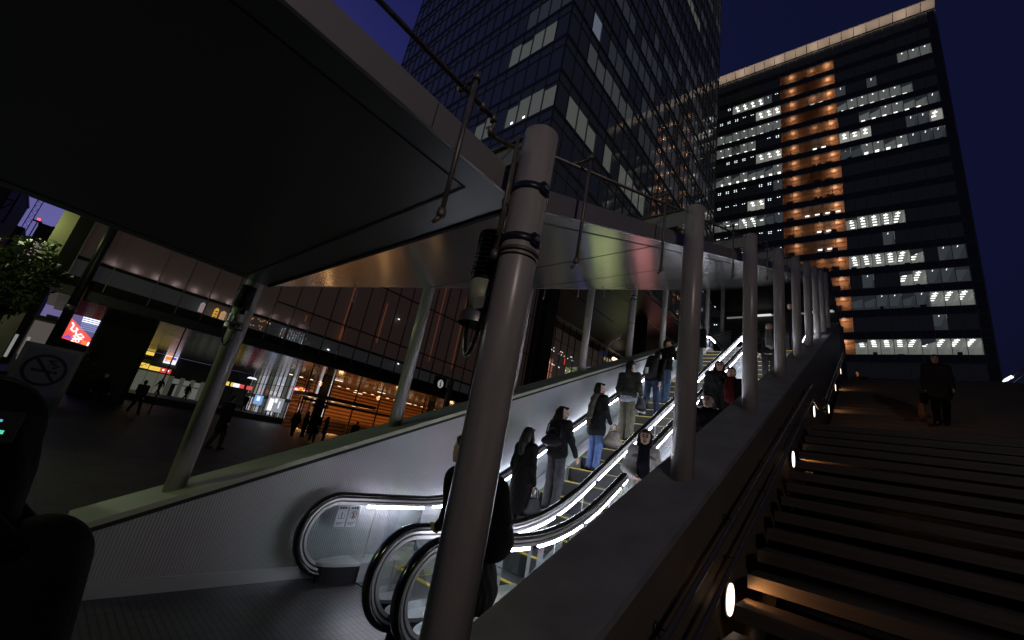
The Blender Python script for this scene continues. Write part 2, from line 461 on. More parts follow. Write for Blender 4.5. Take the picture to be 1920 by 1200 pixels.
# ================================================================== CANOPY
XL, XR, ZH, YC = -4.84, -1.30, 2.84, 1.30
can = thing('canopy', 'long grey canopy roof folding from level to sloping over the escalators', 'canopy', (-3.07, YC, ZH))
def cz(y): return ZH if y < YC else ZH + TS * (y - YC)
ox, oy, oz = can.location
TH = .125
YE = 19.2
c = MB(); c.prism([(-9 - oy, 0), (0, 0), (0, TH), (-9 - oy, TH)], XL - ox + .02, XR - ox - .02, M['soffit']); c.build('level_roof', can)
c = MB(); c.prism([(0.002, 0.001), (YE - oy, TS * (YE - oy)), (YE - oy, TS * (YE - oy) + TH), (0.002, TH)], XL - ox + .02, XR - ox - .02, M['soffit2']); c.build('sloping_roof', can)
for x0, x1 in ((XL, XL + .02), (XR - .02, XR)):
    c = MB(); c.prism([(-9 - oy, -.004), (0, -.004), (YE - oy, TS * (YE - oy) - .004), (YE - oy, TS * (YE - oy) + TH + .01), (0, TH + .01), (-9 - oy, TH + .01)], x0 - ox, x1 - ox, M['fascia'])
    for y in np.arange(-8.5, YE, 1.15):
        z = cz(y) - oz
        c.box((x0 - ox - .0015, y - oy, z + .0), (x1 - ox + .0015, y - oy + .004, z + TH), M['joint'])
    c.build('fascia', can)
# pale edge bands and dark grooves under the roof
c = MB()
c.box((XL - ox + .022, -9 - oy, -.004), (XL - ox + .16, -.002, -.001), M['band'])
c.box((XR - ox - .16, -9 - oy, -.004), (XR - ox - .022, -.002, -.001), M['band'])
c.box((XL - ox + .16, -.24, -.004), (XR - ox - .16, -.002, -.001), M['band'])
def sb(mb, xa, xb, ya, yb, d0, d1, m):
    mb.prism([(ya - oy, TS * (ya - oy) - d0), (yb - oy, TS * (yb - oy) - d0), (yb - oy, TS * (yb - oy) - d1), (ya - oy, TS * (ya - oy) - d1)], xa, xb, m)
c.build('edge_band', can)
c = MB()
c.box((XR - ox - .168, -9 - oy, -.007), (XR - ox - .16, -.25, -.0045), M['joint'])
c.box((XL - ox + .16, -9 - oy, -.007), (XL - ox + .168, -.25, -.0045), M['joint'])
c.box((XL - ox + .16, -.256, -.007), (XR - ox - .16, -.248, -.0045), M['joint'])
c.box((XL - ox + .05, -.012, -.016), (XR - ox - .07, .012, -.004), M['joint'])
sb(c, XR - ox - .183, XR - ox - .175, YC + .02, YE, .005, .002, M['joint'])
for y in (3.3, 5.5, 7.8, 10.0, 12.3, 14.5):
    sb(c, XL - ox + .03, XR - ox - .03, y, y + .008, .004, .001, M['joint'])
c.build('soffit_groove', can)
for k in range(9):
    y = COLY[k]; z = cz(y) + TH - oz
    bm_ = MB()
    zz = z + (.02 if k else .01)
    bm_.box((XL - ox - .1, y - oy - .055, zz), (XR - ox + .12, y - oy + .055, zz + (.15 if k else .12)), M['fascia'])
    bm_.box((XL - ox - .1, y - oy - .075, zz + (.15 if k else .12)), (XR - ox + .10, y - oy + .075, zz + (.162 if k else .132)), M['steel2'])
    bm_.build('cross_beam', can)

# ================================================================== OVERHEAD PIPES with drop nozzles
def drop_nozzle(root, x, y, zt, zb, xp):
    ax, ay, az = root.location
    d = MB(); d.tube([(x - ax, y - ay, zb - az + .03), (x - ax, y - ay, zt - az)], .0095, M['pipe'], 12)
    d.tube([(x - ax, y - ay, zt - az - .012), (x - ax, y - ay, zt - az + .022)], .017, M['pipe'], 12)
    d.tube([(xp - ax, y - ay, zt - az), (x - ax, y - ay, zt - az)], .009, M['pipe'], 12)
    d.tube([(xp - ax, y - ay, zt - az - .0), (xp - ax - .02, y - ay + .0, zt - az - .0)], .016, M['pipe'], 12)
    d.tube([(x - ax, y - ay, zb - az + .045), (x - ax, y - ay, zb - az + .02), (x - ax, y - ay, zb - az + .008)], [.015, .018, .013], M['pipe'], 14)
    d.tube([(x - ax, y - ay, zb - az + .012), (x - ax - .022, y - ay - .012, zb - az - .018)], .009, M['pipe'], 10)
    d.build('drop_nozzle', root)
pr = thing('overhead_pipe', 'thin brown pipe with hanging drop nozzles along the right edge of the canopy', 'pipe', (-1.28, 1.0, 3.12))
ax, ay, az = pr.location
p_ = MB()
p_.tube([(0, -8, 0), (0, -.03, 0)], .0115, M['pipe'], 14)
p_.tube([(0, -.11, 0), (0, -.07, 0)], .018, M['pipe'], 14)
p_.tube([(0, -.05, 0), (0, -.01, -.0), (0, .0, -.035), (0, -.02, -.075), (0, .02, -.085), (0, .12, -.05), (0, .45, .10)], .0115, M['pipe'], 14)
p_.tube([(0, -.02, .012), (0, -.01, -.02)], .017, M['pipe'], 14); p_.tube([(0, -.03, -.062), (0, .0, -.095)], .017, M['pipe'], 14)
def pz_(y): return 2.62 + .4335 * y
p_.tube([(0, .45, pz_(1.45) - az), (0, 17.5, pz_(18.5) - az)], .0115, M['pipe'], 14)
p_.build('main_pipe', pr)
for y, zt, zb_ in ((.78, 3.115, 2.42), (1.70, None, 0), (2.85, None, 0), (5.0, None, 0), (7.2, None, 0), (9.4, None, 0), (11.6, None, 0), (13.8, None, 0)):
    if zt is None: zt = pz_(y) + .03; zb_ = zt - .72
    drop_nozzle(pr, -1.19, y, zt, zb_, -1.28)
pl = thing('overhead_pipe', 'thin pipe with small drop nozzles behind the left edge of the canopy', 'pipe', (-4.98, 1.2, 3.0))
ax, ay, az = pl.location
p_ = MB(); p_.tube([(0, 0, 0), (0, 15, TS * 15 + .1)], .0115, M['pipe'], 12); p_.build('main_pipe', pl)
for y in (2.3, 4.35, 6.1, 7.3, 8.45, 9.9, 11.2, 12.6):
    z = 2.29 + TS * y
    drop_nozzle(pl, -4.93, y, z + .2, z - .2, -4.98)

# ================================================================== ESCALATORS
def rail_path(off, step=.06):
    """centreline (y,z) of the handrail, inset by off towards the glass; newel at both ends"""
    cy, czn, r0 = 2.67, .47, .39
    P = []
    r = r0 - off
    for i in range(25):
        a = R(-90) - R(180) * i / 24
        P.append((cy + r * math.cos(a), czn + r * math.sin(a)))
    P = [(3.05, czn - r)] + P
    zt = .86 - off
    yb = 4.55; sl = lambda y: T3 * (y - yb) + zt
    # lower curve between y 3.7 and 5.4
    P.append((3.3, zt)); P.append((3.7, zt))
    def bez(p0, p1, p2, n=14):
        return [((1 - t) ** 2 * p0[0] + 2 * t * (1 - t) * p1[0] + t * t * p2[0], (1 - t) ** 2 * p0[1] + 2 * t * (1 - t) * p1[1] + t * t * p2[1]) for t in [i / n for i in range(1, n + 1)]]
    d = off * math.tan(R(15))
    P += bez((3.7, zt), (yb + d, zt), (5.45, sl(5.45) - off * (1 / math.cos(R(30)) - 1) - 0))
    ZT = UP + .86 - off
    yt = yb + (UP) / T3
    off2 = off * (1 / math.cos(R(30)) - 1)
    P.append((yt - .9, sl(yt - .9) - off2))
    P += bez((yt - .9, sl(yt - .9) - off2), (yt - d, ZT), (yt + .85, ZT))
    cy2 = yt + 1.9
    P.append((cy2, ZT))
    for i in range(1, 25):
        a = R(90) - R(180) * i / 24
        P.append((cy2 + r * math.cos(a), UP + czn + r * math.sin(a)))
    P.append((cy2 - .4, UP + czn - r))
    return P
def resample(P, ds):
    out = [P[0]]; acc = 0
    for a, b_ in zip(P, P[1:]):
        L = math.dist(a, b_)
        n = max(1, int(round(L / ds)))
        for i in range(1, n + 1): out.append((a[0] + (b_[0] - a[0]) * i / n, a[1] + (b_[1] - a[1]) * i / n))
    return out
YT = 4.55 + UP / T3
def deckz(y):
    return min(max(.20, T3 * (y - 4.55) + .20), UP + .2)
def escalator(label, xa, xb, glowL, glowR):
    root = thing('escalator', label, 'escalator', ((xa + xb) / 2, 2.3, 0), 'the pair of escalators')
    ox, oy, _ = root.location
    for side, x in ((-1, xa), (1, xb)):
        # handrail
        h = MB(); prof = [(.046 * math.cos(t) , .030 * math.sin(t)) for t in [2 * math.pi * i / 14 for i in range(14)]]
        h.tube([(x - ox, y - oy, z) for y, z in rail_path(0)], .03, M['rubber'], prof=prof)
        h.build('handrail', root)
        h = MB(); prof = [(-.030, -.010), (.030, -.010), (.030, .010), (-.030, .010)]
        h.tube([(x - ox, y - oy, z) for y, z in rail_path(.040)], .03, M['steel'], prof=prof)
        h.tube([(x - ox, y - oy, z) for y, z in rail_path(.058)], .03, M['dark'], prof=[(-.014, -.014), (.014, -.014), (.014, .014), (-.014, .014)])
        h.tube([(x - ox, y - oy, z) for y, z in rail_path(.084)], .03, M['steel'], prof=[(-.022, -.014), (.022, -.014), (.022, .014), (-.022, .014)])
        h.build('rail_frame', root)
        # glass balustrade
        P = rail_path(.095); Pn = P[1:-1]
        g = MB()
        up_ = [p for p in P if True]
        # lower newel fan
        low = P[:26]; top = P[-25:]
        mid = [p for p in P[26:-25]]
        gx = x - ox
        g.poly([(gx, y - oy, z) for y, z in low] + [(gx, 3.05 - oy, .80 - .035)][0:0] + [(gx, low[-1][0] - oy, low[-1][1])][0:0], M['glassE'])
        prev = (low[-1][0], low[-1][1])
        seq = [prev] + mid + [top[0]]
        for a, b2 in zip(seq, seq[1:]):
            za = max(deckz(a[0]), 0.165) if a is not prev else .165
            g.poly([(gx, a[0] - oy, min(za, a[1])), (gx, b2[0] - oy, deckz(b2[0])), (gx, b2[0] - oy, b2[1]), (gx, a[0] - oy, a[1])], M['glassE'])
        g.build('glass_balustrade', root)
        # glass joints
        for i in range(14):
            j = MB()
            y = 3.12 + i * 1.18
            if y > YT: break
            zt_ = np.interp(y, [p[0] for p in seq], [p[1] for p in seq])
            zd = deckz(y)
            dy = -(zt_ - zd) * .5 if y > 5.2 else 0
            j.box((gx - .006, y - oy - .002, zd), (gx + .006, y - oy + .002, zt_ - .02), M['skirt'])
            j.build('glass_joint', root)
        # light strips under the rail
        sp = resample(rail_path(.116), .05)
        idx = [i for i, p in enumerate(sp) if True]
        s0 = next(i for i, p in enumerate(sp) if i > 10 and p[0] > 3.0 and p[1] > .5)
        s1 = max(i for i, p in enumerate(sp) if p[0] < YT + 1.2)
        i = s0
        segn = 0
        sgl = 21
        while i < s1 - 3:
            e = min(i + sgl, s1)
            if segn == 0: e = min(i + 18, s1)
            t = MB(); t.tube([(gx, y - oy, z) for y, z in sp[i:e]], .012, STRIP, prof=[(-.016, -.014), (.016, -.014), (.016, .014), (-.016, .014)])
            t.build('light_strip', root)
            i = e + (3 if segn < 1 else 1); segn += 1
        # skirt and deck under the glass
        sk = MB()
        w0, w1 = (x - ox - .13, x - ox + .15) if side < 0 else (x - ox - .15, x - ox + .13)
        if x == xa and x > -4: w0 = x - ox - .2
        if x == xb and x < -2: w1 = x - ox + .2
        yy = [3.0, 4.2, 4.55, 5.2] + list(np.arange(6.2, YT - .5, 1.0)) + [YT, YT + 1.9]
        prof = [(y - oy, deckz(y)) for y in yy] + [(y - oy, deckz(y) - .42 if y > 4.6 else 0.006) for y in reversed(yy)]
        o = [(y - oy, deckz(y)) for y in yy]
        for (ya, za), (yb_, zb_) in zip(o, o[1:]):
            la = (max(.006, za - .55)); lb = max(.006, zb_ - .55)
            sk.hexa([(w0, ya, la), (w1, ya, la), (w1, yb_, lb), (w0, yb_, lb), (w0, ya, za), (w1, ya, za), (w1, yb_, zb_), (w0, yb_, zb_)], M['deck'])
        sk.build('skirt_deck', root)
        # rounded deck nose at the bottom
        dn = MB(); n = 14
        cx_ = (w0 + w1) / 2; hw = (w1 - w0) / 2
        for zz0, zz1, mm in ((.17, .201, M['skirt']), (.006, .17, M['black'])):
            ins = 0 if mm is M['skirt'] else .03
            pts = [(cx_ + (hw - ins) * math.sin(a), 3.0 - oy - (.45 - ins) * math.cos(a)) for a in [R(-90) + R(180) * i / n for i in range(n + 1)]]
            base = len(dn.v)
            dn.poly([(px_, py_, zz1) for px_, py_ in pts], mm)
            dn.poly([(px_, py_, zz0) for px_, py_ in reversed(pts)], mm)
            for p, q in zip(pts, pts[1:]): dn.poly([(p[0], p[1], zz0), (q[0], q[1], zz0), (q[0], q[1], zz1), (p[0], p[1], zz1)], mm)
        dn.build('deck_nose', root)
    # comb plates
    sx0, sx1 = xa - ox + .15, xb - ox - .15
    cp = MB(); cp.box((sx0, 3.0 - oy, .006), (sx1, 3.75 - oy, .014), M['grate']); cp.box((sx0, 3.72 - oy, .0145), (sx1, 3.755 - oy, .018), M['yellow']); cp.build('comb_plate', root)
    cp = MB(); cp.box((sx0, YT + .5 - oy, UP - .02), (sx1, YT + 1.9 - oy, UP + .008), M['grate']); cp.build('comb_plate', root)
    # steps: one mesh, copied
    s = MB(); w = sx1 - sx0
    s.box((sx0, -.4, -.03), (sx1, 0, 0), M['tread'])
    s.box((sx0 + .002, -.405, -.30), (sx1 - .002, -.39, -.03), M['riser'])
    s.box((sx0 + .01, -.407, -.010), (sx1 - .01, -.345, .0015), M['yellow'])
    s.box((sx0 + .004, -.362, -.002), (sx0 + .036, -.0, .0012), M['yellow'])
    s.box((sx1 - .036, -.362, -.002), (sx1 - .004, -.0, .0012), M['yellow'])
    first = s.build('step', root)
    n = 0; y = 4.15
    while y < YT + .6:
        # tread height smoothed at both ends
        zz = T3 * (y - 4.55 - .12)
        z = 0.012 if zz < 0 else zz
        if 0 < zz + .12 < .3: z = max(0.012, zz * .8)
        z = min(z, UP)
        o = first if n == 0 else first.copy()
        if n: COL.objects.link(o); o.parent = root
        o.location = (0, y - oy, z); n += 1; y += .4
    return root
e1 = escalator('left escalator going up, crowded with people, its handrails underlit white', -4.50, -3.15, 1, 1)
e2 = escalator('right escalator coming down beside the stone parapet, underlit handrails', -2.75, -1.44, 1, 1)
# centre cover panel between the two escalators
b = MB()
yy = [3.3] + [4.55] + list(np.arange(5.2, YT, 1.2)) + [YT, YT + 1.9]
for a, c_ in zip(yy, yy[1:]):
    b.hexa([(-2.953, a, 0.01), (-2.947, a, 0.01), (-2.947, c_, .01), (-2.953, c_, .01), (-2.953, a, deckz(a) + .004), (-2.947, a, deckz(a) + .004), (-2.947, c_, deckz(c_) + .004), (-2.953, c_, deckz(c_) + .004)], M['skirt'])
tag(b.build('cover_strip'), 'thin metal cover strip in the gap between the two escalators', 'cover strip')

# notices stuck on the glass of the left balustrade
paper = mat('notice_film', (0.55, 0.62, 0.68), 0.5)
blue = mat('notice_blue', (0.05, 0.12, 0.35), 0.5)
red = mat('notice_red', (0.35, 0.04, 0.03), 0.5)
def notice(y, kind, label):
    t = thing('safety_notice', label, 'notice', (-4.49, y, .64), 'safety notices on the escalator glass')
    p = MB(); p.box((-.001, -.045, -.075), (.001, .045, .075), paper); p.build('film', t); t.scale = (1, 1.35, 1.4)
    g = MB()
    for zz, wd in ((.062, .03), ):
        for q in range(3): g.box((.0012, -.03 + q * .022, zz - .006), (.0022, -.014 + q * .022, zz + .006), M['joint'])
    for q in range(3): g.box((.0012, -.035, -.045 - q * .009), (.0022, .03 - q * .01, -.042 - q * .009), M['dark'])
    g.build('lettering', t)
    g = MB(); n = 24
    for i in range(n):
        a0, a1 = 2 * math.pi * i / n, 2 * math.pi * (i + 1) / n
        if kind: g.poly([(.0015, math.cos(a) * r, math.sin(a) * r + .012) for a, r in ((a0, .024), (a0, .029), (a1, .029), (a1, .024))], red)
    c0 = red if kind else blue
    g.tube([(.002, .0, .03), (.002, .0, .022)], .005, M['joint'] if kind else c0, 8)
    g.box((.0012, -.005, .0), (.0022, .005, .022), M['joint'] if kind else c0); g.box((.0012, -.006, -.012), (.0022, -.001, 0), M['joint'] if kind else c0); g.box((.0012, .001, -.012), (.0022, .006, 0), M['joint'] if kind else c0)
    if kind: g.poly([(.0024, -.02, .03), (.0024, -.017, .033), (.0024, .02, -.006), (.0024, .017, -.009)], red)
    else:
        g.box((.0012, -.028, -.014), (.0022, -.024, .02), c0); g.box((.0012, .024, -.014), (.0022, .028, .02), c0); g.box((.0012, -.028, -.018), (.0022, .028, -.014), c0)
    g.build('pictogram', t)
notice(2.70, 0, 'blue pictogram notice on the left escalator glass')
notice(2.84, 1, 'red barred circle notice on the left escalator glass')
notice2 = None

# ================================================================== STAIRS
ST0, TR, RI = 1.70, .375, .155
stairs = thing('open_riser_stairs', 'broad dark outdoor stairs of wooden planks with open risers, climbing on the right', 'stairs', (-.8, ST0, 0))
plank = MB(); plank.box((0, 0, -.092), (26, .36, 0), M['stair'])
plank0 = plank.build('tread', stairs)
n = 0; steps_yz = []
y, z = ST0, RI
while z < 3.02: steps_yz.append((y, z)); y += TR; z += RI
land_y0 = steps_yz[-1][0]; land_z = steps_yz[-1][1]
for q in range(5): steps_yz.append((land_y0 + .42 * (q + 1) - .04, land_z))
y = 11.17; z = land_z + RI
while z < UP + .01: steps_yz.append((y, z)); y += .378; z += RI
for i, (y, z) in enumerate(steps_yz):
    o = plank0 if i == 0 else plank0.copy()
    if i: COL.objects.link(o); o.parent = stairs
    o.location = (random.uniform(-.004, .004) + .0, y - ST0, z + random.uniform(-.002, .002))
s = MB()
for x in (.06, 3.5, 7, 10.5, 14, 18, 22):
    prof = [(0, -.1), (land_y0 - ST0, land_z - .25), (11.17 - ST0, land_z - .25), (steps_yz[-1][0] - ST0, UP - .25), (steps_yz[-1][0] - ST0, UP - .6), (11.17 - ST0, land_z - .6), (land_y0 - ST0, land_z - .6), (.6, -.02 + .0)]
    s.prism(prof, x, x + .09, M['under'])
s.build('stringer', stairs)
b = MB(); b.prism([(ST0 + .8, .0), (YT + 3, 0), (19.0, UP - .9), (11.17, land_z - .75), (land_y0, land_z - .75)], -.88, 26, M['under']); struct(b.build('ground_under_stairs'))
# handrails on the parapet
hr = thing('stair_handrail', 'pair of steel handrails fixed along the bronze face of the parapet', 'handrail', (-.80, 1.7, .9))
ox, oy, oz = hr.location
def hz_(y, o):
    if y < 9.1: return .415 * (y - 1.70) + RI + o
    if y < 11.0: return land_z + o + .02
    return land_z + .41 * (y - 11.17) + RI + o
for o_ in (0, 1):
    for seg in ((0.9, 9.1), (11.3, 21.5)):
        OF = ((.56, .28), (.76, .55))
        ys = np.arange(seg[0], seg[1], .5)
        pts = [(0, y - oy, hz_(y, OF[0 if seg[0] < 5 else 1][o_]) - oz) for y in ys]
        p0 = pts[-1]
        if seg[0] < 5: pts += [(0, p0[1] + .35, p0[2] + .03), (0, p0[1] + 1.0, p0[2] + .03)]
        else: pts = [(0, pts[0][1] - .3, pts[0][2] - .02), ] + pts
        t = MB(); t.tube(pts, .017, M['railsteel'], 14); t.build('rail', hr)
for y in list(np.arange(1.2, 9.3, 1.25)) + list(np.arange(11.6, 21.4, 1.25)):
    t = MB(); q = 0 if y < 10 else 1
    za = hz_(y, OF[q][0]) - oz; zb_ = hz_(y, OF[q][1]) - oz
    t.tube([(-.11, y - oy, za - .09), (-.03, y - oy, za - .09), (0, y - oy, za - .01)], .006, M['dark'], 8)
    t.tube([(-.11, y - oy, zb_ - .07), (-.03, y - oy, zb_ - .07), (0, y - oy, zb_ - .01)], .006, M['dark'], 8)
    t.tube([(-.112, y - oy, za - .09), (-.10, y - oy, za - .09)], .028, M['dark'], 14)
    t.build('bracket', hr)
# oval-looking round step lights in the parapet
LAMPW = emit('step_light_lens', (1.0, 0.74, 0.56), 3.4)
lp = [(3.79, .91), (7.06, 2.22), (9.96, 3.41), (13.5, 4.12), (16.62, 5.40), (20.27, 6.89)]
for i, (y, z) in enumerate(lp):
    t = thing('step_light', '%s round step light from the camera, glowing warm in the bronze parapet' % ordn[i], 'step light', (-.884, y, z), 'round lights along the stair parapet')
    f_ = MB(); f_.tube([(-.004, 0, 0), (.010, 0, 0)], .105, LAMPW, 32); f_.build('lens', t)
    f_ = MB(); f_.tube([(-.006, 0, 0), (.004, 0, 0)], .128, M['dark'], 32); f_.build('trim_ring', t)
# ================================================================== RIGHT OFFICE TOWER
GL = mat('tower_glass', (0.06, 0.063, 0.065), 0.08, 0.35, spec=0.5, rvar=0.03, scale=.3)
GL2 = mat('tower_glass_dark', (0.006, 0.007, 0.009), 0.10, 0, spec=0.5)
MUL = mat('tower_mullion', (0.34, 0.34, 0.35), 0.5, 0.1)
def towermat(n, c): return mat(n, c, 0.8)
ROOMC = [emit('office_ceiling_%d' % i, c, s, (0.2, 0.2, 0.2)) for i, (c, s) in enumerate([((.72, .74, .66), .19), ((.66, .70, .66), .14), ((.55, .62, .70), .06), ((.78, .76, .66), .34)])]
ROOMW = [emit('office_wall_%d' % i, c, s, (0.2, 0.2, 0.2)) for i, (c, s) in enumerate([((.72, .74, .66), .14), ((.66, .70, .66), .07), ((.55, .62, .70), .03), ((.78, .76, .66), .26)])]  # ceilings and walls emit on their own, in place of room lighting
TUBE = emit('office_tube_light', (1.0, 1.0, .96), 2.2)
DOT = emit('office_downlight', (.85, .97, 1.0), 2.6)
PANE = glass('window_pane', tint=(.85, .88, .88), refl=.1)
ORW = mat('lobby_wall_terracotta', (0.50, 0.33, 0.22), 0.7)
ORD = mat('lobby_recess', (0.20, 0.125, 0.085), 0.7)
tw = thing('office_tower', 'wide dark glass office tower at the right with a glowing orange column of balconies', 'office tower', (6, 100, 0), rz=R(3.0))
X0, BW, FH, ZB = -1.9 - 6, 1.86, 4.57, 33.8
def bx(j): return X0 + BW * j
LJ, RJ = -28, 9.25
ztop = ZB + FH * 17
# body behind
b = MB()
b.box((bx(LJ), 8.2, 0), (bx(RJ) + 1.0, 42, ztop + .5), GL2)
b.box((bx(9) + .02, .02, 6), (bx(RJ) + 1.0, 8.2, ztop + .5), GL2)
b.build('tower_core', tw)
lit = {}   # (k,j) -> style
def run(k, a, b_, st):
    for j in range(a, b_): lit[(k, j)] = st
run(15, 6, 9, 1); run(13, 0, 7, 1); run(12, 2, 8, 1); run(12, 8, 9, 2); run(11, 6, 8, 2); run(11, 8, 9, 3); run(11, 0, 3, 3); run(10, 0, 2, 2); run(10, 2, 6, 1); run(10, 6, 9, 2)
run(6, 0, 5, 0); run(4, 0, 6, 0); run(4, 7, 9, 2); run(3, 4, 6, 0); run(3, 6, 9, 2); run(2, 0, 6, 2); run(2, 6, 9, 0); run(0, 0, 9, 0)
run(15, -12, -8, 0); run(14, -9, -6, 3); run(13, -15, -6, 1); run(12, -14, -9, 1); run(11, -9, -6, 3); run(10, -16, -6, 1); run(8, -10, -8, 3); run(7, -14, -8, 1); run(7, -11, -9, 0)
WB = 3.05
for k_ in range(1, 16):
    for j_ in range(-16, 9):
        if not -6 <= j_ < 0 and (k_, j_) not in lit and random.random() < (.16 if j_ < -6 else .05): lit[(k_, j_)] = 2
dark = MB(); bandm = MB()
nwin = 0; stuffwin = MB()
for k in range(-6, 18):
    zt = ZB + FH * k; zb_ = zt - WB
    bandm.box((bx(LJ), 0, zt), (bx(RJ) + .9, .25, zt + FH - WB), GL2)
    j = LJ
    while j < 9:
        st = lit.get((k, j))
        if -6 <= j < 0 and 0 <= k <= 16:
            j += 1; continue
        if st is None:
            dark.poly([(bx(j), .12, zb_), (bx(j + 1), .12, zb_), (bx(j + 1), .12, zt), (bx(j), .12, zt)], GL)
            if j < -6 and (k, j) not in lit and random.random() < .8 and 0 < k < 16:
                for q in range(4 if random.random() < .6 else 2):
                    xx = bx(j) + .7 + .45 * (q % 2); zz = zt - .5 - .45 * (q // 2)
                    dark.poly([(xx, .10, zz), (xx + .2, .10, zz), (xx + .2, .10, zz + .14), (xx, .10, zz + .14)], DOT)
        else:
            w = MB(); xa, xb = bx(j) + .07, bx(j + 1) - .07
            w.poly([(xa, .3, zt), (xb, .3, zt), (xb, 6.5, zt), (xa, 6.5, zt)], ROOMC[st])
            w.poly([(xa, 6.5, zb_), (xb, 6.5, zb_), (xb, 6.5, zt), (xa, 6.5, zt)], ROOMW[st])
            for xs in (xa, xb): w.poly([(xs, .3, zb_), (xs, 6.5, zb_), (xs, 6.5, zt), (xs, .3, zt)], ROOMW[st])
            cx_ = (xa + xb) / 2
            if st in (0, 3):
                for q in range(4 if st == 0 else 2):
                    yy_ = .9 + q * 1.15; o_ = .12 * q if j < 4 else -.04 * q
                    w.box((cx_ - .35 + o_, yy_, zt - .05), (cx_ + .35 + o_, yy_ + .42, zt - .02), TUBE)
                w.box((cx_ - .06, .5, zt - .05), (cx_ + .06, 2.0, zt - .018), TUBE)
            elif st == 1:
                w.box((cx_ - .1, .5, zt - .06), (cx_ + .1, .75, zt - .02), TUBE)
                w.box((cx_ - .32, 3.2 if k > 9 else 2.2, zt - .05), (cx_ + .32, 4.3 if k > 9 else 2.6, zt - .02), TUBE)
            else:
                w.box((cx_ - .04, .5, zt - .05), (cx_ + .04, 1.1, zt - .02), TUBE)
            if random.random() < .22: w.poly([(xa, .22, zt - random.uniform(.5, 1.4)), (xb, .22, zt - .6), (xb, .22, zt), (xa, .22, zt)], ROOMW[2])
            if random.random() < .45:   # desk-side clutter on the sill
                xq = random.uniform(xa, xb - .6); w.box((xq, .5, zb_), (xq + random.uniform(.3, .9), 1.0, zb_ + random.uniform(.2, .8)), GL2)
            w.poly([(xa, .14, zb_), (xb, .14, zb_), (xb, .14, zt), (xa, .14, zt)], PANE)
            if nwin < 100 or True:
                w.build('lit_window', tw); nwin += 1
        j += 1
dark.build('curtain_wall', tw); bandm.build('floor_band', tw)
for m_, e_ in ((GL, .0035), (GL2, .0012)):
    m_.node_tree.nodes['Principled BSDF'].inputs['Emission Color'].default_value = (.85, .9, 1, 1); m_.node_tree.nodes['Principled BSDF'].inputs['Emission Strength'].default_value = e_   # even emission put into the glass to lift its dark tone
mu = MB()
for j in range(LJ, 10):
    mu.box((bx(j) - .035, -.06, 5), (bx(j) + .035, .13, ztop), MUL)
for k in range(-6, 18):
    for zz in (ZB + FH * k, ZB + FH * k - WB):
        mu.box((bx(LJ), -.02, zz - .04), (bx(RJ) + .9, .14, zz + .04), MUL)
mu.box((bx(RJ) + .86, -.06, 6), (bx(RJ) + 1.02, .2, ztop), MUL)
mu.build('mullion_grid', tw)
# orange balconies
for k in range(0, 17):
    zt = ZB + FH * k; zb_ = zt - WB
    w = MB(); xa, xb = bx(-6), bx(0)
    w.poly([(xa, .3, zt - .01), (xb, .3, zt - .01), (xb, 2.4, zt - .01), (xa, 2.4, zt - .01)], ORW)
    w.poly([(xa, .3, zb_), (xb, .3, zb_), (xb, 5, zb_), (xa, 5, zb_)], ORD)
    w.poly([(xa, 2.3, zb_), (xb, 2.3, zb_), (xb, 2.3, zt), (xa, 2.3, zt)], ORW)
    for xs in (xa, xb): w.poly([(xs, .2, zb_), (xs, 5, zb_), (xs, 5, zt), (xs, .2, zt)], ORW)
    for q in (0, 2.9, 4.15):
        xx = xa + BW * (q + .35); w.box((xx, 2.15, zb_), (xx + 1.3, 2.29, zb_ + 2.15), ORD)
        w.box((xx + .1, 2.12, zb_ + .1), (xx + .62, 2.15, zb_ + 2.0), GL2); w.box((xx + .70, 2.12, zb_ + .1), (xx + 1.2, 2.15, zb_ + 2.0), GL2)
    for zr in (.55, .95): w.box((xa, .42, zb_ + zr), (xb, .46, zb_ + zr + .05), ORD)
    if k in (1, 5, 6, 7, 11, 14): 
        for q in range(2 if k != 7 else 4): w.box((xa + BW * (3.3 + q * .9 if k != 7 else 2.2 + q), 1.8, zt - 1.5), (xa + BW * (3.3 + q * .9 if k != 7 else 2.2 + q) + .8, 1.85, zt - 1.2), TUBE)
    w.build('balcony', tw)
    for q in (1.75, 5.75):
        l = light('POINT', (0, 0, 0), 30 if q > 2 else 22, (1.0, .62, .38), .1); l.parent = tw; l.location = (xa + BW * q - .9, 1.25, zt - .5); l.data.specular_factor = 0
    if k % 2 == 0:
        l = light('POINT', (0, 0, 0), 12, (1.0, .62, .38), .1); l.parent = tw; l.location = (xa + BW * 3.6, 1.3, zt - .6); l.data.specular_factor = 0
# crown: slanting uplit panels
w = MB(); n = 24; CH = 1.7
cr_m = mat('crown_panel', (0.42, 0.37, 0.32), 0.6, 0, var=.05, scale=.5)
x = bx(LJ); xe = bx(RJ) + 1.0; dx = (xe - x) / 30
for i in range(30):
    w.poly([(x + .06, -.2, ztop + .3), (x + dx - .06, -.2, ztop + .3), (x + dx - .06, -1.5, ztop + CH), (x + .06, -1.5, ztop + CH)], cr_m); x += dx
w.box((bx(LJ), -.1, ztop + .1), (xe, 3, ztop + CH + .05), GL2)
w.box((bx(LJ), -1.6, ztop + CH), (xe, 3, ztop + CH + .2), MUL)
w.build('roof_crown', tw)
for i in range(12):
    l = light('AREA', (0, 0, 0), 95 if i % 2 else 62, (1.0, .80, .65), .5, (R(195), 0, 0)); l.parent = tw; l.location = (xe - 1.2 - i * 4.1, -2.3, ztop - 1.6)

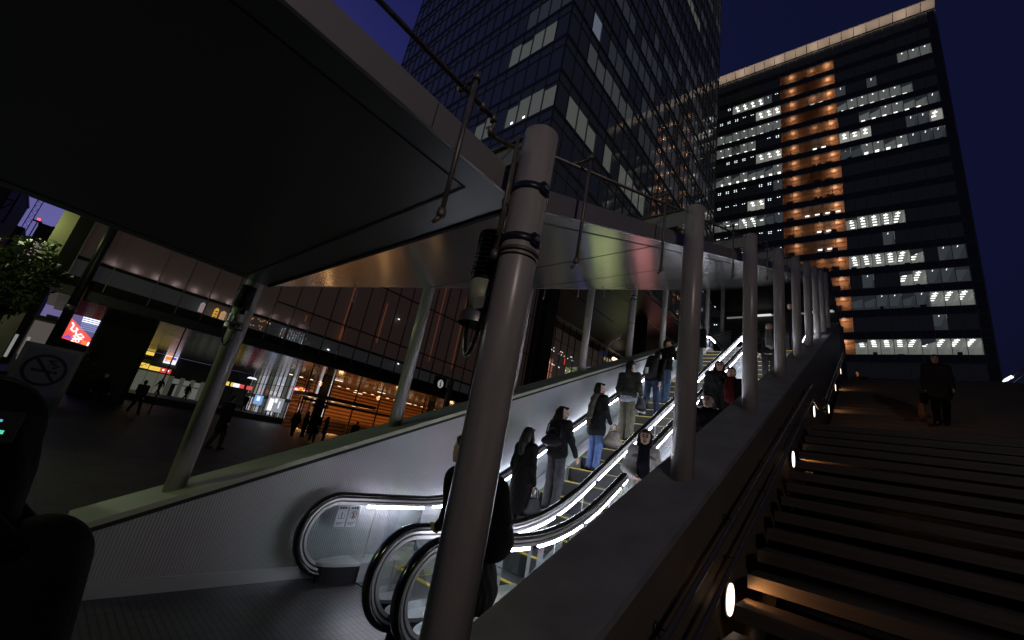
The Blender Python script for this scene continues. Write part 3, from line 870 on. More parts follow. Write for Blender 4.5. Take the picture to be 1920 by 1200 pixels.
# ================================================================== MIDDLE OFFICE TOWER (raised on legs)
tm = thing('office_tower', 'tall dark blue glass office tower in the middle, its corner rising above the canopy', 'office tower', (-24, 26, 0))
MGL = mat('mid_tower_glass', (0.12, 0.122, 0.13), 0.06, 0.35, spec=.6, rvar=.03, scale=.5)
MGL.node_tree.nodes['Principled BSDF'].inputs['Emission Color'].default_value = (.8, .88, 1, 1); MGL.node_tree.nodes['Principled BSDF'].inputs['Emission Strength'].default_value = .0055  # slight emission brightens the panes, which were too black
MBN = mat('mid_tower_band', (0.24, 0.235, 0.23), 0.5, 0.1)
MLT = [emit('mid_window_%d' % i, c, s, (.05, .05, .06)) for i, (c, s) in enumerate([((.50, .54, .48), .125), ((.42, .46, .46), .08), ((.38, .42, .50), .045), ((.5, .58, .78), .18), ((.28, .30, .40), .02)])]
for m_ in MLT: m_.node_tree.nodes['Principled BSDF'].inputs['Roughness'].default_value = .06
ZM, FM, WL, WR = 37.35, 5.35, 1.85, 2.15
NF, NR, NLf = 26, 27, 23
core = MB(); core.box((-NLf * WL + .1, .1, 28), (-.1, NR * WR - .1, ZM + FM * NF), GL2); core.build('tower_core', tm)
def rest_add(a, w):
    o = len(a.v); a.v += w.v
    for f, mi_, s_ in zip(w.f, w.m, w.smooth): a.f.append(tuple(i + o for i in f)); a.m.append(a.mi(w.mats[mi_])); a.smooth.append(s_)
def mface(right):
    nb = NR if right else NLf; bwid = WR if right else WL
    def P(u, z, o): return (o, u, z) if right else (-u, -o, z)
    pane = MB(); band_ = MB(); mul = MB()
    LIT = {}
    rnd = random.Random(3 if right else 5)
    if right:
        for k, js, st in ((0, range(1, 11), 0), (2, range(1, 20), 1), (3, range(1, 4), 3), (3, range(4, 16), 2), (4, range(6, 18), 2), (1, range(2, 9), 4), (5, range(3, 12), 2), (5, range(14, 22), 1), (6, range(8, 15), 2), (4, range(19, 26), 1), (7, range(2, 11), 4), (7, range(15, 24), 2), (8, range(6, 19), 2), (9, range(10, 16), 4), (11, range(9, 20), 0), (13, range(10, 19), 2), (15, range(12, 20), 4)):
            for j in js:
                if rnd.random() < .86: LIT[(k, j)] = st if st != 1 or j < 9 else 2
        for k in list(range(3, 24)):
            a_ = rnd.randint(0, 10); 
            while a_ < NR:
                n__ = rnd.randint(2, 8)
                for j in range(a_, min(NR, a_ + n__)):
                    if (k, j) not in LIT and k % 3 != 1: LIT[(k, j)] = rnd.choice((2, 2, 4, 4, 4))
                a_ += n__ + rnd.randint(1, 7)
        for j in (4, 6): LIT.pop((0, j), None)
    else:
        for k, js, st in ((0, range(0, 7), 0), (2, range(1, 5), 0), (3, range(0, 4), 2), (5, range(1, 6), 4), (6, range(3, 8), 4), (8, range(0, 5), 4)):
            for j in js: LIT[(k, j)] = st
        LIT.pop((0, 4), None)
    n_ = 0; rest = MB()
    for k in range(-2, NF):
        zb_ = ZM + FM * k
        def quad(mb, u0, u1, z0, z1, o, m): mb.poly([P(u0, z0, o), P(u1, z0, o), P(u1, z1, o), P(u0, z1, o)], m)
        zt = zb_ + 3.75
        quad(band_, 0, nb * bwid, zt, zb_ + FM - .25, 0.0, MGL)
        a, c_ = P(0, zb_ - .25, 0), P(nb * bwid, zb_ + .1, .16)
        band_.box(tuple(min(a[i], c_[i]) for i in range(3)), tuple(max(a[i], c_[i]) for i in range(3)), MBN)
        a, c_ = P(0, zt - .05, 0), P(nb * bwid, zt + .05, .1)
        band_.box(tuple(min(a[i], c_[i]) for i in range(3)), tuple(max(a[i], c_[i]) for i in range(3)), MBN)
        for j in range(nb):
            st = LIT.get((k, j))
            if st is None: quad(pane, j * bwid, (j + 1) * bwid, zb_ + .1, zt - .05, 0.0, MGL)
            else:
                w = MB(); quad(w, j * bwid + .08, (j + 1) * bwid - .08, zb_ + .14, zt - .09 - (.5 if st in (0, 1) and j % 3 == 0 else 0), -.02, MLT[st]); quad(w, j * bwid, (j + 1) * bwid, zb_ + .1, zt - .05, -.06, MGL)
                if k == 0 and not right and j in (2, 3): quad(w, j * bwid + .5, j * bwid + .85, zb_ + .5, zb_ + .8, .005, TUBE)
                if n_ < (75 if right else 24): w.build('lit_window', tm)
                else: rest.v += []; rest_add(rest, w)
                n_ += 1
    for j in range(nb + 1):
        a, c_ = P(j * bwid - .03, 28, 0), P(j * bwid + .03, ZM + FM * NF, .13)
        mul.box(tuple(min(a[i], c_[i]) for i in range(3)), tuple(max(a[i], c_[i]) for i in range(3)), MUL)
        if right:
            pass
    if rest.v: tag(rest.build('lit_window_strip', tm), kind='stuff')
    pane.build('curtain_wall', tm); band_.build('floor_band', tm); mul.build('mullion', tm)
mface(True); mface(False)
so = MB()
so.box((-NLf * WL, 0, 27.6), (0, NR * WR, 27.98), mat('tower_soffit', (0.035, 0.035, 0.038), .5, .2))
so.box((-5.4, 10, 27.55), (-5.2, NR * WR, 27.6), MUL)
so.box((-.2, 0, 27.5), (.0, NR * WR, 28.1), MUL); so.box((-12, 8, 27.55), (-11.8, 40, 27.6), M['joint'])
so.build('soffit', tm)
lg = MB(); lg.box((-6.6, 11.2, 0), (-5.2, 13.2, 27.6), mat('tower_leg_cladding', (0.045, 0.043, 0.05), .45, .3)); lg.build('leg', tm)
lg = MB(); lg.box((-6.6, 38, 0), (-5.2, 40, 27.6), M['under']); lg.build('leg', tm)

# ================================================================== SHOPPING MALL with recessed ground floor
mall = thing('shopping_mall', 'glass-fronted mall at the left with brownish lit upper floors and a glowing orange entrance', 'shopping mall', (-30, 0, 0))
brn = emit('upper_wall_glow', (.30, .195, .175), .05, (.3, .25, .22)); gry = emit('lower_wall_glow', (.24, .25, .28), .05, (.2, .2, .2)); pnk = emit('washed_wall', (.62, .50, .54), .26, (.4, .35, .36))  # wall panels glow by emission, standing in for interior lamps
MG = glass('mall_glass', tint=(.8, .78, .78))
F = MB()   # local coords: origin x=-30
ZF = 5.12
F.box((-9, -.75, ZF), (-1.0, 37.6, 24), GL2); F.build('mass', mall)
F = MB()
def wallq(mb, y0, y1, z0, z1, x, m): mb.poly([(x, y0, z0), (x, y1, z0), (x, y1, z1), (x, y0, z1)], m)
wallq(F, -.5, 37.6, 7.2, 24, -.95, brn); wallq(F, -.5, 37.6, 5.9, 7.05, -.95, gry)
F.build('inner_wall', mall)
F = MB()
F.box((-1.0, -.75, 7.05), (-.5, 37.6, 7.16), M['under']); F.box((-1.0, -.75, 5.75), (-.05, 37.6, 6.05), M['under'])
F.box((-.2, -.75, 5.02), (.12, 37.6, 5.5), M['dark']); F.box((-.18, -.8, 5.5), (.0, 37.6, 5.75), M['black'])
F.build('floor_edge', mall)
for i in range(12): light('POINT', (-30.75, .9 + i * .95, 7.38), 1.1 if i < 9 else .6, (1, .86, .92), .03)  # assumed uplights behind the glass, added to wash the inner wall
F = MB()
F.poly([(0, -.5, 5.75), (0, 37.6, 5.75), (0, 37.6, 24), (0, -.5, 24)], MG); F.build('glass_front', mall)
F = MB()
for y in [-.45, 1.0, 2.85, 4.1, 5.35, 6.6, 7.8] + [8.9 + 1.27 * i for i in range(23)]:
    F.box((-.02, y - .022, 5.6), (.12, y + .022, 24), M['steel2'])
for z in (8.3, 12.4, 17): F.box((-.02, 9, z - .03), (.1, 37.6, z + .05), M['dark'])
F.build('mullion', mall)
F = MB(); F.box((-1.2, 37.1, 0), (.5, 38.6, 27), mat('dark_cladding', (.05, .047, .055), .4, .3)); F.build('end_pier', mall)
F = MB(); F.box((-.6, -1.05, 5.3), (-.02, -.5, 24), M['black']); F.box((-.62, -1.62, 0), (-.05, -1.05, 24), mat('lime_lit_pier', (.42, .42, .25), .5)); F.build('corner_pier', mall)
F = MB(); F.tube([(1.2, .22, 0), (1.2, .22, 16)], .2, M['dark'], 20); F.tube([(1.2, .22, 4.15), (1.2, .22, 4.45)], .22, M['steel2'], 20); F.build('dark_column', mall)
# soffit over the passage
SOF = mat('passage_soffit', (.30, .30, .31), .22, .8, var=.08, scale=.6, rvar=.05)
F = MB(); F.box((-32, 4.62, 5.0), (-9.6, 37.6, 5.02), SOF); F.box((-9.6, -.4, 5.0), (-.2, 37.6, 5.02), SOF)
F.build('soffit', mall)
F = MB(); F.box((-9.5, 1.9, 0), (-7.3, 4.6, 5.0), M['under']); F.build('core_wall', mall)
# entrance
orw = ribbed('slatted_orange_wall', (.62, .26, .07), .36, 2, .55, 0, .5, (.30, .10, .03))
F = MB(); wallq(F, 17, 44, 0, 5.0, -13, orw); F.poly([(-13, 44, 0), (-4, 44, 0), (-4, 44, 5), (-13, 44, 5)], orw); F.build('slatted_wall', mall)
F = MB()
for y in (15.2, 17.3, 19.8, 22.3, 25.0, 27.6, 30.4, 33.4, 36.6):
    F.box((-6.05, y - .05, 0), (-5.95, y + .05, 5.0), M['black'])
F.box((-6.05, 15.2, 2.55), (-5.95, 37, 2.75), M['black'])
F.box((-6.3, 16.4, 0), (-5.9, 17.1, 5.0), M['black']); F.box((-6.3, 28.3, 0), (-5.9, 29.0, 5.0), M['black'])
F.build('entrance_frame', mall)
F = MB(); F.poly([(-6, 15.2, 0), (-6, 37, 0), (-6, 37, 5), (-6, 15.2, 5)], MG); F.build('entrance_glass', mall)
F = MB(); F.box((-6.2, 14.4, 2.85), (-3.6, 20.6, 3.15), M['steel2'])
F.build('door_canopy', mall)
F = MB(); dl = emit('warm_downlight', (1, .78, .5), 2.0)
for i in range(22): F.box((-10.0, 15 + i * .95, 4.55), (-9.8, 15.25 + i * .95, 4.6), dl)
for i in range(3): F.box((-5.2, 15.2 + i * 2.0, 2.83), (-5.0, 15.45 + i * 2, 2.85), dl)
for (y, z) in ((18.2, 4.9), (20.5, 4.2), (23, 4.8), (26.5, 4.4), (31, 4.0)): F.box((-8, y, z), (-7.9, y + .9, z + .06), dl)
F.build('downlight', mall)
for y in (18, 21, 24, 27.5, 31, 35): l = light('AREA', (-41.2, y, .25), 100, (1, .47, .14), 1.2, (0, R(-155), 0))
for y in (17, 23, 30): light('POINT', (-34.5, y, 4.2), 22, (1, .52, .2), .2)  # assumed lights, added so orange light spills from the entrance onto the plaza
# glazed shop passage side wall (facing the camera) and the lit curtains behind it
cur = [emit('shop_curtain_%d' % i, c, s, (.3, .3, .3)) for i, (c, s) in enumerate([((.60, .66, .55), .55), ((.60, .62, .72), .95), ((.40, .43, .37), .22), ((.85, .85, .95), 1.0), ((.9, .6, .35), .28)])]
F = MB(); F.poly([(-48, 17.5, 0), (-9.5, 17.5, 0), (-9.5, 17.5, 5), (-48, 17.5, 5)], MG); F.build('passage_glass', mall)
F = MB()
for i in range(30):
    x = -9.6 - i * 1.2
    F.box((x - .02, 17.42, 0), (x + .02, 17.5, 5), M['dark'])
for z in (1.25, 2.5, 3.75): F.box((-48, 17.43, z - .03), (-9.5, 17.48, z + .03), M['dark'])
F.build('passage_mullion', mall)
F = MB(); rnd = random.Random(11)
x = -9.8
while x > -44:
    wd = rnd.uniform(.5, 1.5); st = rnd.choice([0, 2, 0, 2, 1, 2])
    F.poly([(x, 19.2, 2.6), (x - wd, 19.2, 2.6), (x - wd, 19.2, 5), (x, 19.2, 5)], cur[st]); x -= wd + .12
F.poly([(-9.6, 19.3, 2.25), (-46, 19.3, 2.25), (-46, 19.3, 2.6), (-9.6, 19.3, 2.6)], M['black'])
x = -9.8
while x > -44:
    wd = rnd.uniform(.4, 2.2); st = rnd.choice([1, 4, 2, 2, 3, 2])
    F.poly([(x, 19.2, .1), (x - wd, 19.2, .1), (x - wd, 19.2, 2.2), (x, 19.2, 2.2)], cur[st]); x -= wd + .2
F.build('shop_interior', mall)
# lit signs in the passage
def sign(name, label, cat, corner, du, dv, size, m, txt=None, tcol=None, thick=.12, tsize=None, group=None, extra=None):
    """box sign: centre, facing -Y (dv=0) or +X (dv=1)"""
    t = thing(name, label, cat, corner, group, R(90) if dv else 0)
    w, h = size
    p = MB(); p.box((-w / 2, 0, -h / 2), (w / 2, thick, h / 2), m); p.build('panel', t)
    f_ = MB(); f_.box((-w / 2 - .04, .01, -h / 2 - .04), (w / 2 + .04, thick + .02, -h / 2 - .001), M['black']); f_.box((-w / 2 - .04, .01, h / 2 + .001), (w / 2 + .04, thick + .02, h / 2 + .04), M['black']); f_.build('frame', t)
    if txt: text_mesh(txt, tsize or h * .8, tcol, 'lettering', t, (0, -.03, 0), (R(90), 0, 0))
    return t
S = lambda n, c, s: emit(n, c, s)
s_red = S('sign_red', (.85, .07, .05), .75); s_yel = S('sign_yellow', (1, .72, .10), .85); s_whi = S('sign_white', (.9, .9, 1), 1.1); s_ora = S('sign_orange', (1, .28, .03), 1.0); s_blu = S('sign_blue', (.2, .45, .9), .8); s_txw = S('sign_letter_white', (1, 1, 1), 1.8); s_txr = S('sign_letter_red', (.6, .02, .02), .5); s_gry = S('sign_grey', (.5, .52, .6), .5); s_vio = S('sign_violet', (.25, .08, .8), .8)
def atx(x, y0, y1, z0, z1): return (x, (y0 + y1) / 2, (z0 + z1) / 2), (y1 - y0, z1 - z0)
def xs(name, label, cat, x, y0, y1, z0, z1, m, **k):
    return sign(name, label, cat, (x, (y0 + y1) / 2, (z0 + z1) / 2), 0, 1, (y1 - y0, z1 - z0), m, **k)
# sign() puts its face towards local -Y; rz=90 turns that towards +X
xs('lit_sign', 'white glowing box sign at the upper left of the far shops', 'sign', -62, 5.9, 6.98, 4.0, 5.0, s_gry)
xs('shop_display', 'small white lit shop front at the far left under the mall', 'shop display', -62, 5.9, 7.1, 1.7, 2.88, s_whi)
xs('lit_sign', 'yellow sign just under the passage ceiling, topmost of the far signs', 'sign', -62, 7.17, 8.37, 4.55, 4.93, s_yel)
t = xs('lit_sign', 'yellow sign with a red drawing above the far hoarding', 'sign', -62, 7.16, 8.36, 3.03, 3.6, s_yel)
g = MB(); g.tube([(-.4, -.02, -.1), (-.2, -.02, .15), (0, -.02, -.12), (.25, -.02, .16), (.42, -.02, -.1)], .035, s_red, 8); g.build('drawing', t)
t = xs('lit_sign', 'plain bright yellow sign between the drawn one and the red one', 'sign', -62, 8.45, 9.45, 3.0, 3.46, s_yel)
g = MB(); g.box((-.3, -.02, -.04), (.3, -.01, .04), s_ora); g.build('lettering', t)
t = xs('lit_sign', 'red sign with white dots above the far hoarding', 'sign', -62, 9.5, 10.48, 2.95, 3.48, s_red)
g = MB()
for u in (-.25, .2): g.tube([(u, -.02, .05), (u, -.01, .05)], .09, s_txw, 14)
g.build('dots', t)
t = xs('lit_poster', 'white and orange lit poster above the green awning', 'poster', -62, 9.42, 10.6, 3.8, 4.98, s_whi)
g = MB(); g.box((-.55, -.02, .05), (.1, -.01, .5), s_ora); g.box((.12, -.02, .2), (.5, -.01, .5), s_vio); g.box((-.5, -.02, -.1), (-.2, -.01, -.02), M['black']); g.box((-.1, -.02, -.1), (.2, -.01, -.02), M['black']); g.build('picture', t)
aw = thing('awning', 'dark green awning between the far yellow signs', 'awning', (-61.8, 9.0, 3.9)); g = MB(); g.hexa([(0, -1.4, -.2), (1.2, -1.4, -.35), (1.2, 1.6, -.35), (0, 1.6, -.2), (0, -1.4, .15), (1.2, -1.4, -.3), (1.2, 1.6, -.3), (0, 1.6, .15)], mat('awning_green', (.03, .10, .05), .7)); g.build('canvas', aw)
hd = thing('hoarding', 'long pale grey hoarding panels standing below the far shop signs', 'hoarding', (-61.9, 7.4, .55))
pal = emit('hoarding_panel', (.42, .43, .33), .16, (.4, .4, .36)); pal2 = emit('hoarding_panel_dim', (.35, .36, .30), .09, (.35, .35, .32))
for i in range(9):
    g = MB(); g.box((0, i * 1.05, 0), (.08, i * 1.05 + (1.0 if i < 3 else .42), 2.25), pal if i < 3 else pal2); g.build('panel', hd)
fs = thing('shop_block', 'low dark shop block closing the passage behind the signs', 'shop block', (-70, 20, 0)); g = MB(); g.box((-2, -21, 0), (7.5, 30, 5.0), M['under']); g.build('wall', fs)
g = MB(); g.box((7.55, -9, 2.0), (7.62, -4, 2.6), cur[2]); g.box((7.55, -8.5, .6), (7.62, -4.2, 1.9), cur[2]); g.build('window', fs)
# red billboard with white script, and blue lit louvres behind it
bbm = S('billboard_red', (.95, .07, .03), .95)
bb = thing('billboard', 'bright red triangular billboard with white script and the letters ZO', 'billboard', (-60, 1.8, 4.9), None, R(90))
g = MB(); pts = [(-1.15, 1.55), (-1.17, -.65), (1.15, -.95), (1.15, -.2), (.2, .55)]
g.poly([(u, 0, v) for u, v in pts], bbm); g.poly([(u, .15, v) for u, v in reversed(pts)], M['black'])
for (a, c_) in zip(pts, pts[1:] + pts[:1]): g.poly([(a[0], 0, a[1]), (c_[0], 0, c_[1]), (c_[0], .15, c_[1]), (a[0], .15, a[1])], M['black'])
g.build('panel', bb)
g = MB(); g.tube([(-.75, -.03, 1.0), (-.55, -.03, .75), (-.62, -.03, .35), (-.35, -.03, .15), (-.15, -.03, .45), (-.3, -.03, .6), (-.1, -.03, -.1), (.25, -.03, -.3), (.5, -.03, -.15), (.2, -.03, .1), (-.2, -.03, -.25), (.0, -.03, -.45), (.45, -.03, -.4)], .045, s_txw, 8); g.build('script', bb)
text_mesh('ZO', .42, s_txw, 'lettering', bb, (.05, -.03, -.66), (R(90), 0, 0))
g = MB(); g.poly([(-.9, -.02, -.55), (-.55, -.02, -.2), (-.2, -.02, -.6)], s_vio); g.build('violet_patch', bb)
g = MB(); g.box((.55, -.02, -.85), (.85, -.01, -.5), s_ora); g.box((.95, -.02, -.88), (1.1, -.01, -.55), s_txw); g.build('orange_patch', bb)
lv = thing('lit_louvres', 'blue-white lit louvre panel above the red billboard', 'louvres', (-58, 1.4, 5.2), None)
lm = S('louvre_light', (.40, .50, .95), .55); lw_ = S('louvre_bright', (.8, .85, 1), 1.6)
for i in range(14):
    g = MB(); g.box((0, .25 - i * .02, .1 + i * .19), (.1, 1.5, .1 + i * .19 + .10), lm if i not in (4, 5, 6) else lw_); g.build('slat', lv)
# mom sign, blue screen, white shop, strips behind the passage glass (these face the camera)
MOMG = [('oval', 0)]
t = thing('lit_sign', 'red oval sign with white letters and a yellow ring, by the orange entrance', 'sign', (-39.45, 16.2, 3.42), None, R(90))
g = MB(); g.v = []; g.poly([(.72 * math.cos(a), 0, .26 * math.sin(a)) for a in [2 * math.pi * i / 28 for i in range(28)]], s_red); g.build('panel', t)
g = MB(); g.tube([(.16 * math.cos(a), -.03, .19 * math.sin(a)) for a in [2 * math.pi * i / 20 for i in range(21)]], .035, s_yel, 8, False); g.build('ring', t)
text_mesh('m', .36, s_txw, 'lettering', t, (-.4, -.03, -.0), (R(90), 0, 0)); text_mesh('m', .36, s_txw, 'lettering', t, (.4, -.03, 0), (R(90), 0, 0))
t = xs('screen', 'blue glowing screen seen through the passage glass', 'screen', -50, 16.2, 17.0, 1.45, 2.42, s_blu)
g = MB(); g.box((-.2, -.02, -.1), (.1, -.01, .35), s_whi); g.build('picture', t)
t = xs('shop_display', 'brilliant white shop display right of the blue screen', 'shop display', -45, 15.8, 17.3, 1.05, 2.45, s_gry)
g = MB(); g.box((-.6, -.02, -.6), (-.25, -.01, .5), s_txw); g.box((-.15, -.02, .2), (.1, -.01, .6), s_whi); g.box((.3, -.02, -.3), (.4, -.01, .4), s_whi); g.build('display', t)
for i, (u0, u1, m_, nm) in enumerate(((14.3, 14.75, s_yel, 'yellow'), (14.95, 15.15, s_yel, 'narrow yellow'), (15.2, 15.8, s_whi, 'white'), (15.85, 16.3, s_red, 'left red'), (16.6, 17.2, s_red, 'right red'))):
    xs('lit_sign', '%s shop sign in the low row behind the left column' % nm, 'sign', -55, u0, u1, 2.85, 3.28, m_, group='row of small shop signs')
t = thing('globe_lamp', 'bright oblong lamp hanging above the row of shop signs', 'lamp', (-52, 15.9, 4.0)); g = MB(); g.tube([(0, -.5, 0), (0, -.3, .08), (0, .3, .08), (0, .5, 0)], [.02, .1, .1, .02], s_whi, 12); g.build('shade', t)
# lit lanterns and star lights inside the mall's upper floor
def lantern(label, y0, y1, z0, z1, m, m2):
    t = thing('hanging_lantern', label, 'lantern', (-30.6, (y0 + y1) / 2, z0), 'lit lanterns in the mall window')
    h = z1 - z0; w = (y1 - y0) / 2
    g = MB(); g.box((-.1, -w, .05), (.1, w, h * .85), m); g.build('shade', t)
    g = MB(); g.hexa([(-.1, -w, h * .86), (.1, -w, h * .86), (.1, w, h * .86), (-.1, w, h * .86), (-.02, -.02, h), (.02, -.02, h), (.02, .02, h), (-.02, .02, h)], m); g.build('cap', t)
    g = MB()
    for i in range(3): g.box((.101, -w * .6, h * (.2 + .22 * i)), (.104, w * .6, h * (.28 + .22 * i)), m2)
    g.build('lettering', t)
lantern('white and red lit lantern, leftmost in the mall window', 5.2, 5.42, 6.15, 6.82, s_gry, s_red)
lantern('tall gold lit lantern in the mall window', 5.98, 6.18, 5.97, 6.76, S('lantern_gold', (1, .55, .08), .7), M['dark'])
lantern('orange pointed lantern right of the gold one', 6.35, 6.6, 6.02, 6.7, S('lantern_orange', (1, .5, .2), .55), s_gry)
lantern('silver pointed lantern, rightmost in the mall window', 6.72, 6.92, 6.02, 6.7, s_gry, M['dark'])
st_ = thing('fairy_lights', 'orange star points of light in the mall window behind the left column', 'fairy lights', (-30.8, 8.5, 6.6)); g = MB(); so_ = S('star_orange', (1, .42, .15), .8); sw_ = S('point_white', (.85, .9, 1), 2)
for i in range(18): u, v = random.uniform(-.7, .9), random.uniform(-.3, .4); g.tube([(0, u, v), (.02, u, v)], .035, so_, 8)
for i in range(14): u = -.7 + i * .12; g.tube([(.25, u, -.55 - .0), (.27, u, -.55)], .018, sw_, 6)
g.build('bulbs', st_)
ic = thing('icicle_lights', 'hanging strings of tiny white bulbs in the mall window', 'string lights', (-30.8, 11, 6.5)); cols_ = [sw_, S('point_green', (.6, .9, .7), 1.2), so_, S('point_blue', (.4, .6, 1), 1.5)]
for i in range(11):
    g = MB(); u = -.9 + i * .17
    for q in range(9): g.tube([(0, u + random.uniform(-.03, .03), .35 - q * .085), (.01, u, .35 - q * .085)], random.uniform(.008, .02), random.choice(cols_), 5)
    g.build('string', ic)
og = thing('neon_strip', 'dull orange glowing strip along the mall window', 'light strip', (-30.7, 15.3, 7.1)); g = MB(); g.box((0, -1.0, .0), (.04, 1.2, .05), S('neon_orange', (1, .25, .06), .5)); g.box((0, -1.05, .05), (.04, -.95, 1.1), S('neon_orange2', (1, .25, .06), .35)); g.build('tube', og)
for i, (y, z) in enumerate(((13.6, 6.3), (18.7, 10.6), (19.8, 6.9), (26.8, 14.6), (30.4, 13.6), (30.9, 13.6))):  # glowing lenses stand in for ceiling lights reflected in the glass
    t = thing('downlight', '%s small white lens imitating a ceiling lamp reflected in the mall windows' % ordn[i], 'reflected spot', (-30.7, y, z), 'white spots in the mall windows'); g = MB(); g.tube([(0, -.09, 0), (.03, -.05, .02), (.03, .05, .0), (0, .09, 0)], [.02, .05, .05, .02], sw_, 8); g.build('lens', t)
# vertical red-brown neon rods in the mall
for i, (y, z0, z1) in enumerate(((11.3, 7.7, 8.2), (14.1, 7.3, 11.9), (17.2, 8.0, 11.5), (22.8, 8.0, 16.5), (25.6, 8, 15.5))):
    t = thing('light_rod', '%s dull orange vertical rod of light from the left in the mall window' % ordn[i], 'light rod', (-30.6, y, z0), 'vertical rods of light in the mall'); g = MB(); g.box((0, -.05, 0), (.04, .05, z1 - z0), S('rod_%d' % i, (1, .30, .12), .10)); g.build('tube', t)
# information pylon
iv = thing('information_sign', 'black information sign with a white letter i on a grey post', 'sign', (-24, 19.3, 0))
g = MB(); g.box((-.1, -.48, 4.78), (.1, .52, 5.8), M['black']); g.build('panel', iv)
g = MB(); g.box((-.12, .9, 0), (.12, 1.25, 5.95), M['steel2']); g.box((-.05, .5, 4.9), (.05, .92, 5.0), M['dark']); g.build('post', iv)
iw = S('info_white', (.8, .8, .75), .32)
g = MB(); g.poly([(.115, .02 + .27 * math.cos(a), 5.3 + .3 * math.sin(a)) for a in [2 * math.pi * i / 28 for i in range(28)]], iw); g.build('disc', iv)
g = MB(); g.box((.12, -.03, 5.12), (.125, .07, 5.36), M['black']); g.tube([(.12, .02, 5.47), (.125, .02, 5.47)], .055, M['black'], 12); g.box((.12, -.07, 5.34), (.125, .0, 5.38), M['black']); g.box((.12, -.07, 5.10), (.125, .11, 5.14), M['black']); g.build('letter', iv)
# ---------------- glass hall beyond
gh = thing('glass_hall', 'distant low glass hall seen between the left columns, with orange lit pillars', 'glass hall', (-45, 56, 0))
g = MB(); g.box((-14, 0, 0), (-4, 52, 27.5), M['under']); g.build('mass', gh)
g = MB(); g.poly([(-3.9, 0, 0), (-3.9, 52, 0), (-3.9, 52, 27.4), (-3.9, 0, 27.4)], emit('hall_wall', (.28, .22, .2), .06, (.2, .2, .2))); g.build('inner_wall', gh)
g = MB(); g.poly([(0, 0, 0), (0, 52, 0), (0, 52, 27.4), (0, 0, 27.4)], MG); g.build('glass_front', gh)
g = MB()
for i in range(22): g.box((-.05, i * 2.4 - .05, 0), (.12, i * 2.4 + .05, 27.4), M['dark'])
for z in (16.5, 19, 23): g.box((-.04, 0, z - .06), (.1, 52, z + .06), M['dark'])
g.box((-1, 0, 27.3), (.3, 52, 27.6), MUL); g.build('mullion', gh)
oc = S('hall_orange', (1, .34, .10), .42)
for i, (y, z1) in enumerate(((2.0, 21), (4.0, 20.4), (6.0, 19.6))):
    g = MB(); g.box((-1.6, y - .35, 0), (-1.2, y + .35, z1), oc); g.build('pillar', gh)
g = MB(); g.box((-.9, 1.2, 12), (-.85, 1.75, 16.4), s_blu); g.box((-.9, 2.8, 13), (-.85, 3.1, 16.4), s_blu); g.build('blue_screen', gh)
g = MB(); g.box((-.5, 9.8, 19.3), (-.4, 10.4, 20.5), s_red)
g.build('red_light', gh)
g = MB(); rnd = random.Random(4)
for i in range(40): u, v = rnd.uniform(1, 14), rnd.choice([18.5, 21, 21.6]) + rnd.uniform(-.1, .1); g.box((-1, u, v), (-.95, u + .18, v + .14), sw_ if i % 3 else dl)
g.build('ceiling_spots', gh)
t = thing('oval_lamp', 'white oval lamp glowing above the left wall, far away', 'lamp', (-44, 84, 25)); g = MB(); g.tube([(0, -1.9, 0), (0, -1.2, .3), (0, 1.2, .3), (0, 1.9, 0)], [.05, .4, .4, .05], dl, 12); g.build('shade', t)
# glowing panels added out of direct view for colour reflections in the canopy soffit
for nm, loc, wd, rz_, m_ in (('yellow-green', (-40, 77, 19.4), 6.0, 0, S('reflected_yellow', (.72, .85, .35), 1.5)), ('red and white', (-32.4, 75, 20.9), 5.0, 0, S('reflected_red', (1, .36, .36), 1.5)), ('narrow blue', (-43.6, 73.5, 18.6), 2.0, 0, S('reflected_blue', (.2, .22, .8), .9))):
    sign('reflection_panel', '%s glowing panel added behind the left wall, mirrored in the canopy ceiling' % nm, 'glowing panel', loc, 0, 0, (wd, 4.6), m_, thick=.4)
# ---------------- concourse at the head of the escalators
cc = thing('concourse', 'dark concourse box at the head of the escalators with a thin strip of light', 'concourse', (-3.2, 22, UP))
g = MB(); g.box((-2.6, .2, 0), (2.2, 8, 4.2), M['under']); g.box((-2.6, -3, 4.2), (2.2, 8, 4.6), M['under']); g.build('walls', cc)
g = MB(); g.box((-2.3, .1, 3.88), (2.15, .19, 3.94), S('lintel_dim', (.6, .62, .6), .22)); g.build('light_strip', cc)
g = MB(); g.box((-1.2, .02, 3.87), (-.3, .1, 3.95), S('lintel_bright', (.8, .82, .8), .9)); g.box((1.2, .02, 3.87), (2.1, .1, 3.95), S('lintel_mid', (.8, .82, .8), .45)); g.build('light_panel', cc)
gp = thing('glass_screen', 'dull grey screen panel at the top of the left wall', 'screen panel', (-5.0, 17.4, UP)); g = MB(); g.box((-.05, 0, .0), (0, 2.8, 1.3), M['skirt']); g.build('panel', gp)
# second stair canopy far right with a lamp
sc_ = thing('far_handrail_canopy', 'thin sloping rail at the far right of the stair head, ending in a bright lamp', 'rail', (3.7, 22, 7.1))
g = MB(); g.tube([(0, 0, 0), (3.2, .6, 3.6)], .03, M['steel2'], 10); g.tube([(.12, 0, -.1), (3.4, .6, 3.4)], .03, M['steel2'], 10); g.build('rail', sc_)
g = MB(); g.tube([(-.14, 0, -.06), (-.06, 0, 0), (.10, 0, .13)], [.02, .05, .05], s_txw, 10); g.build('lamp', sc_)

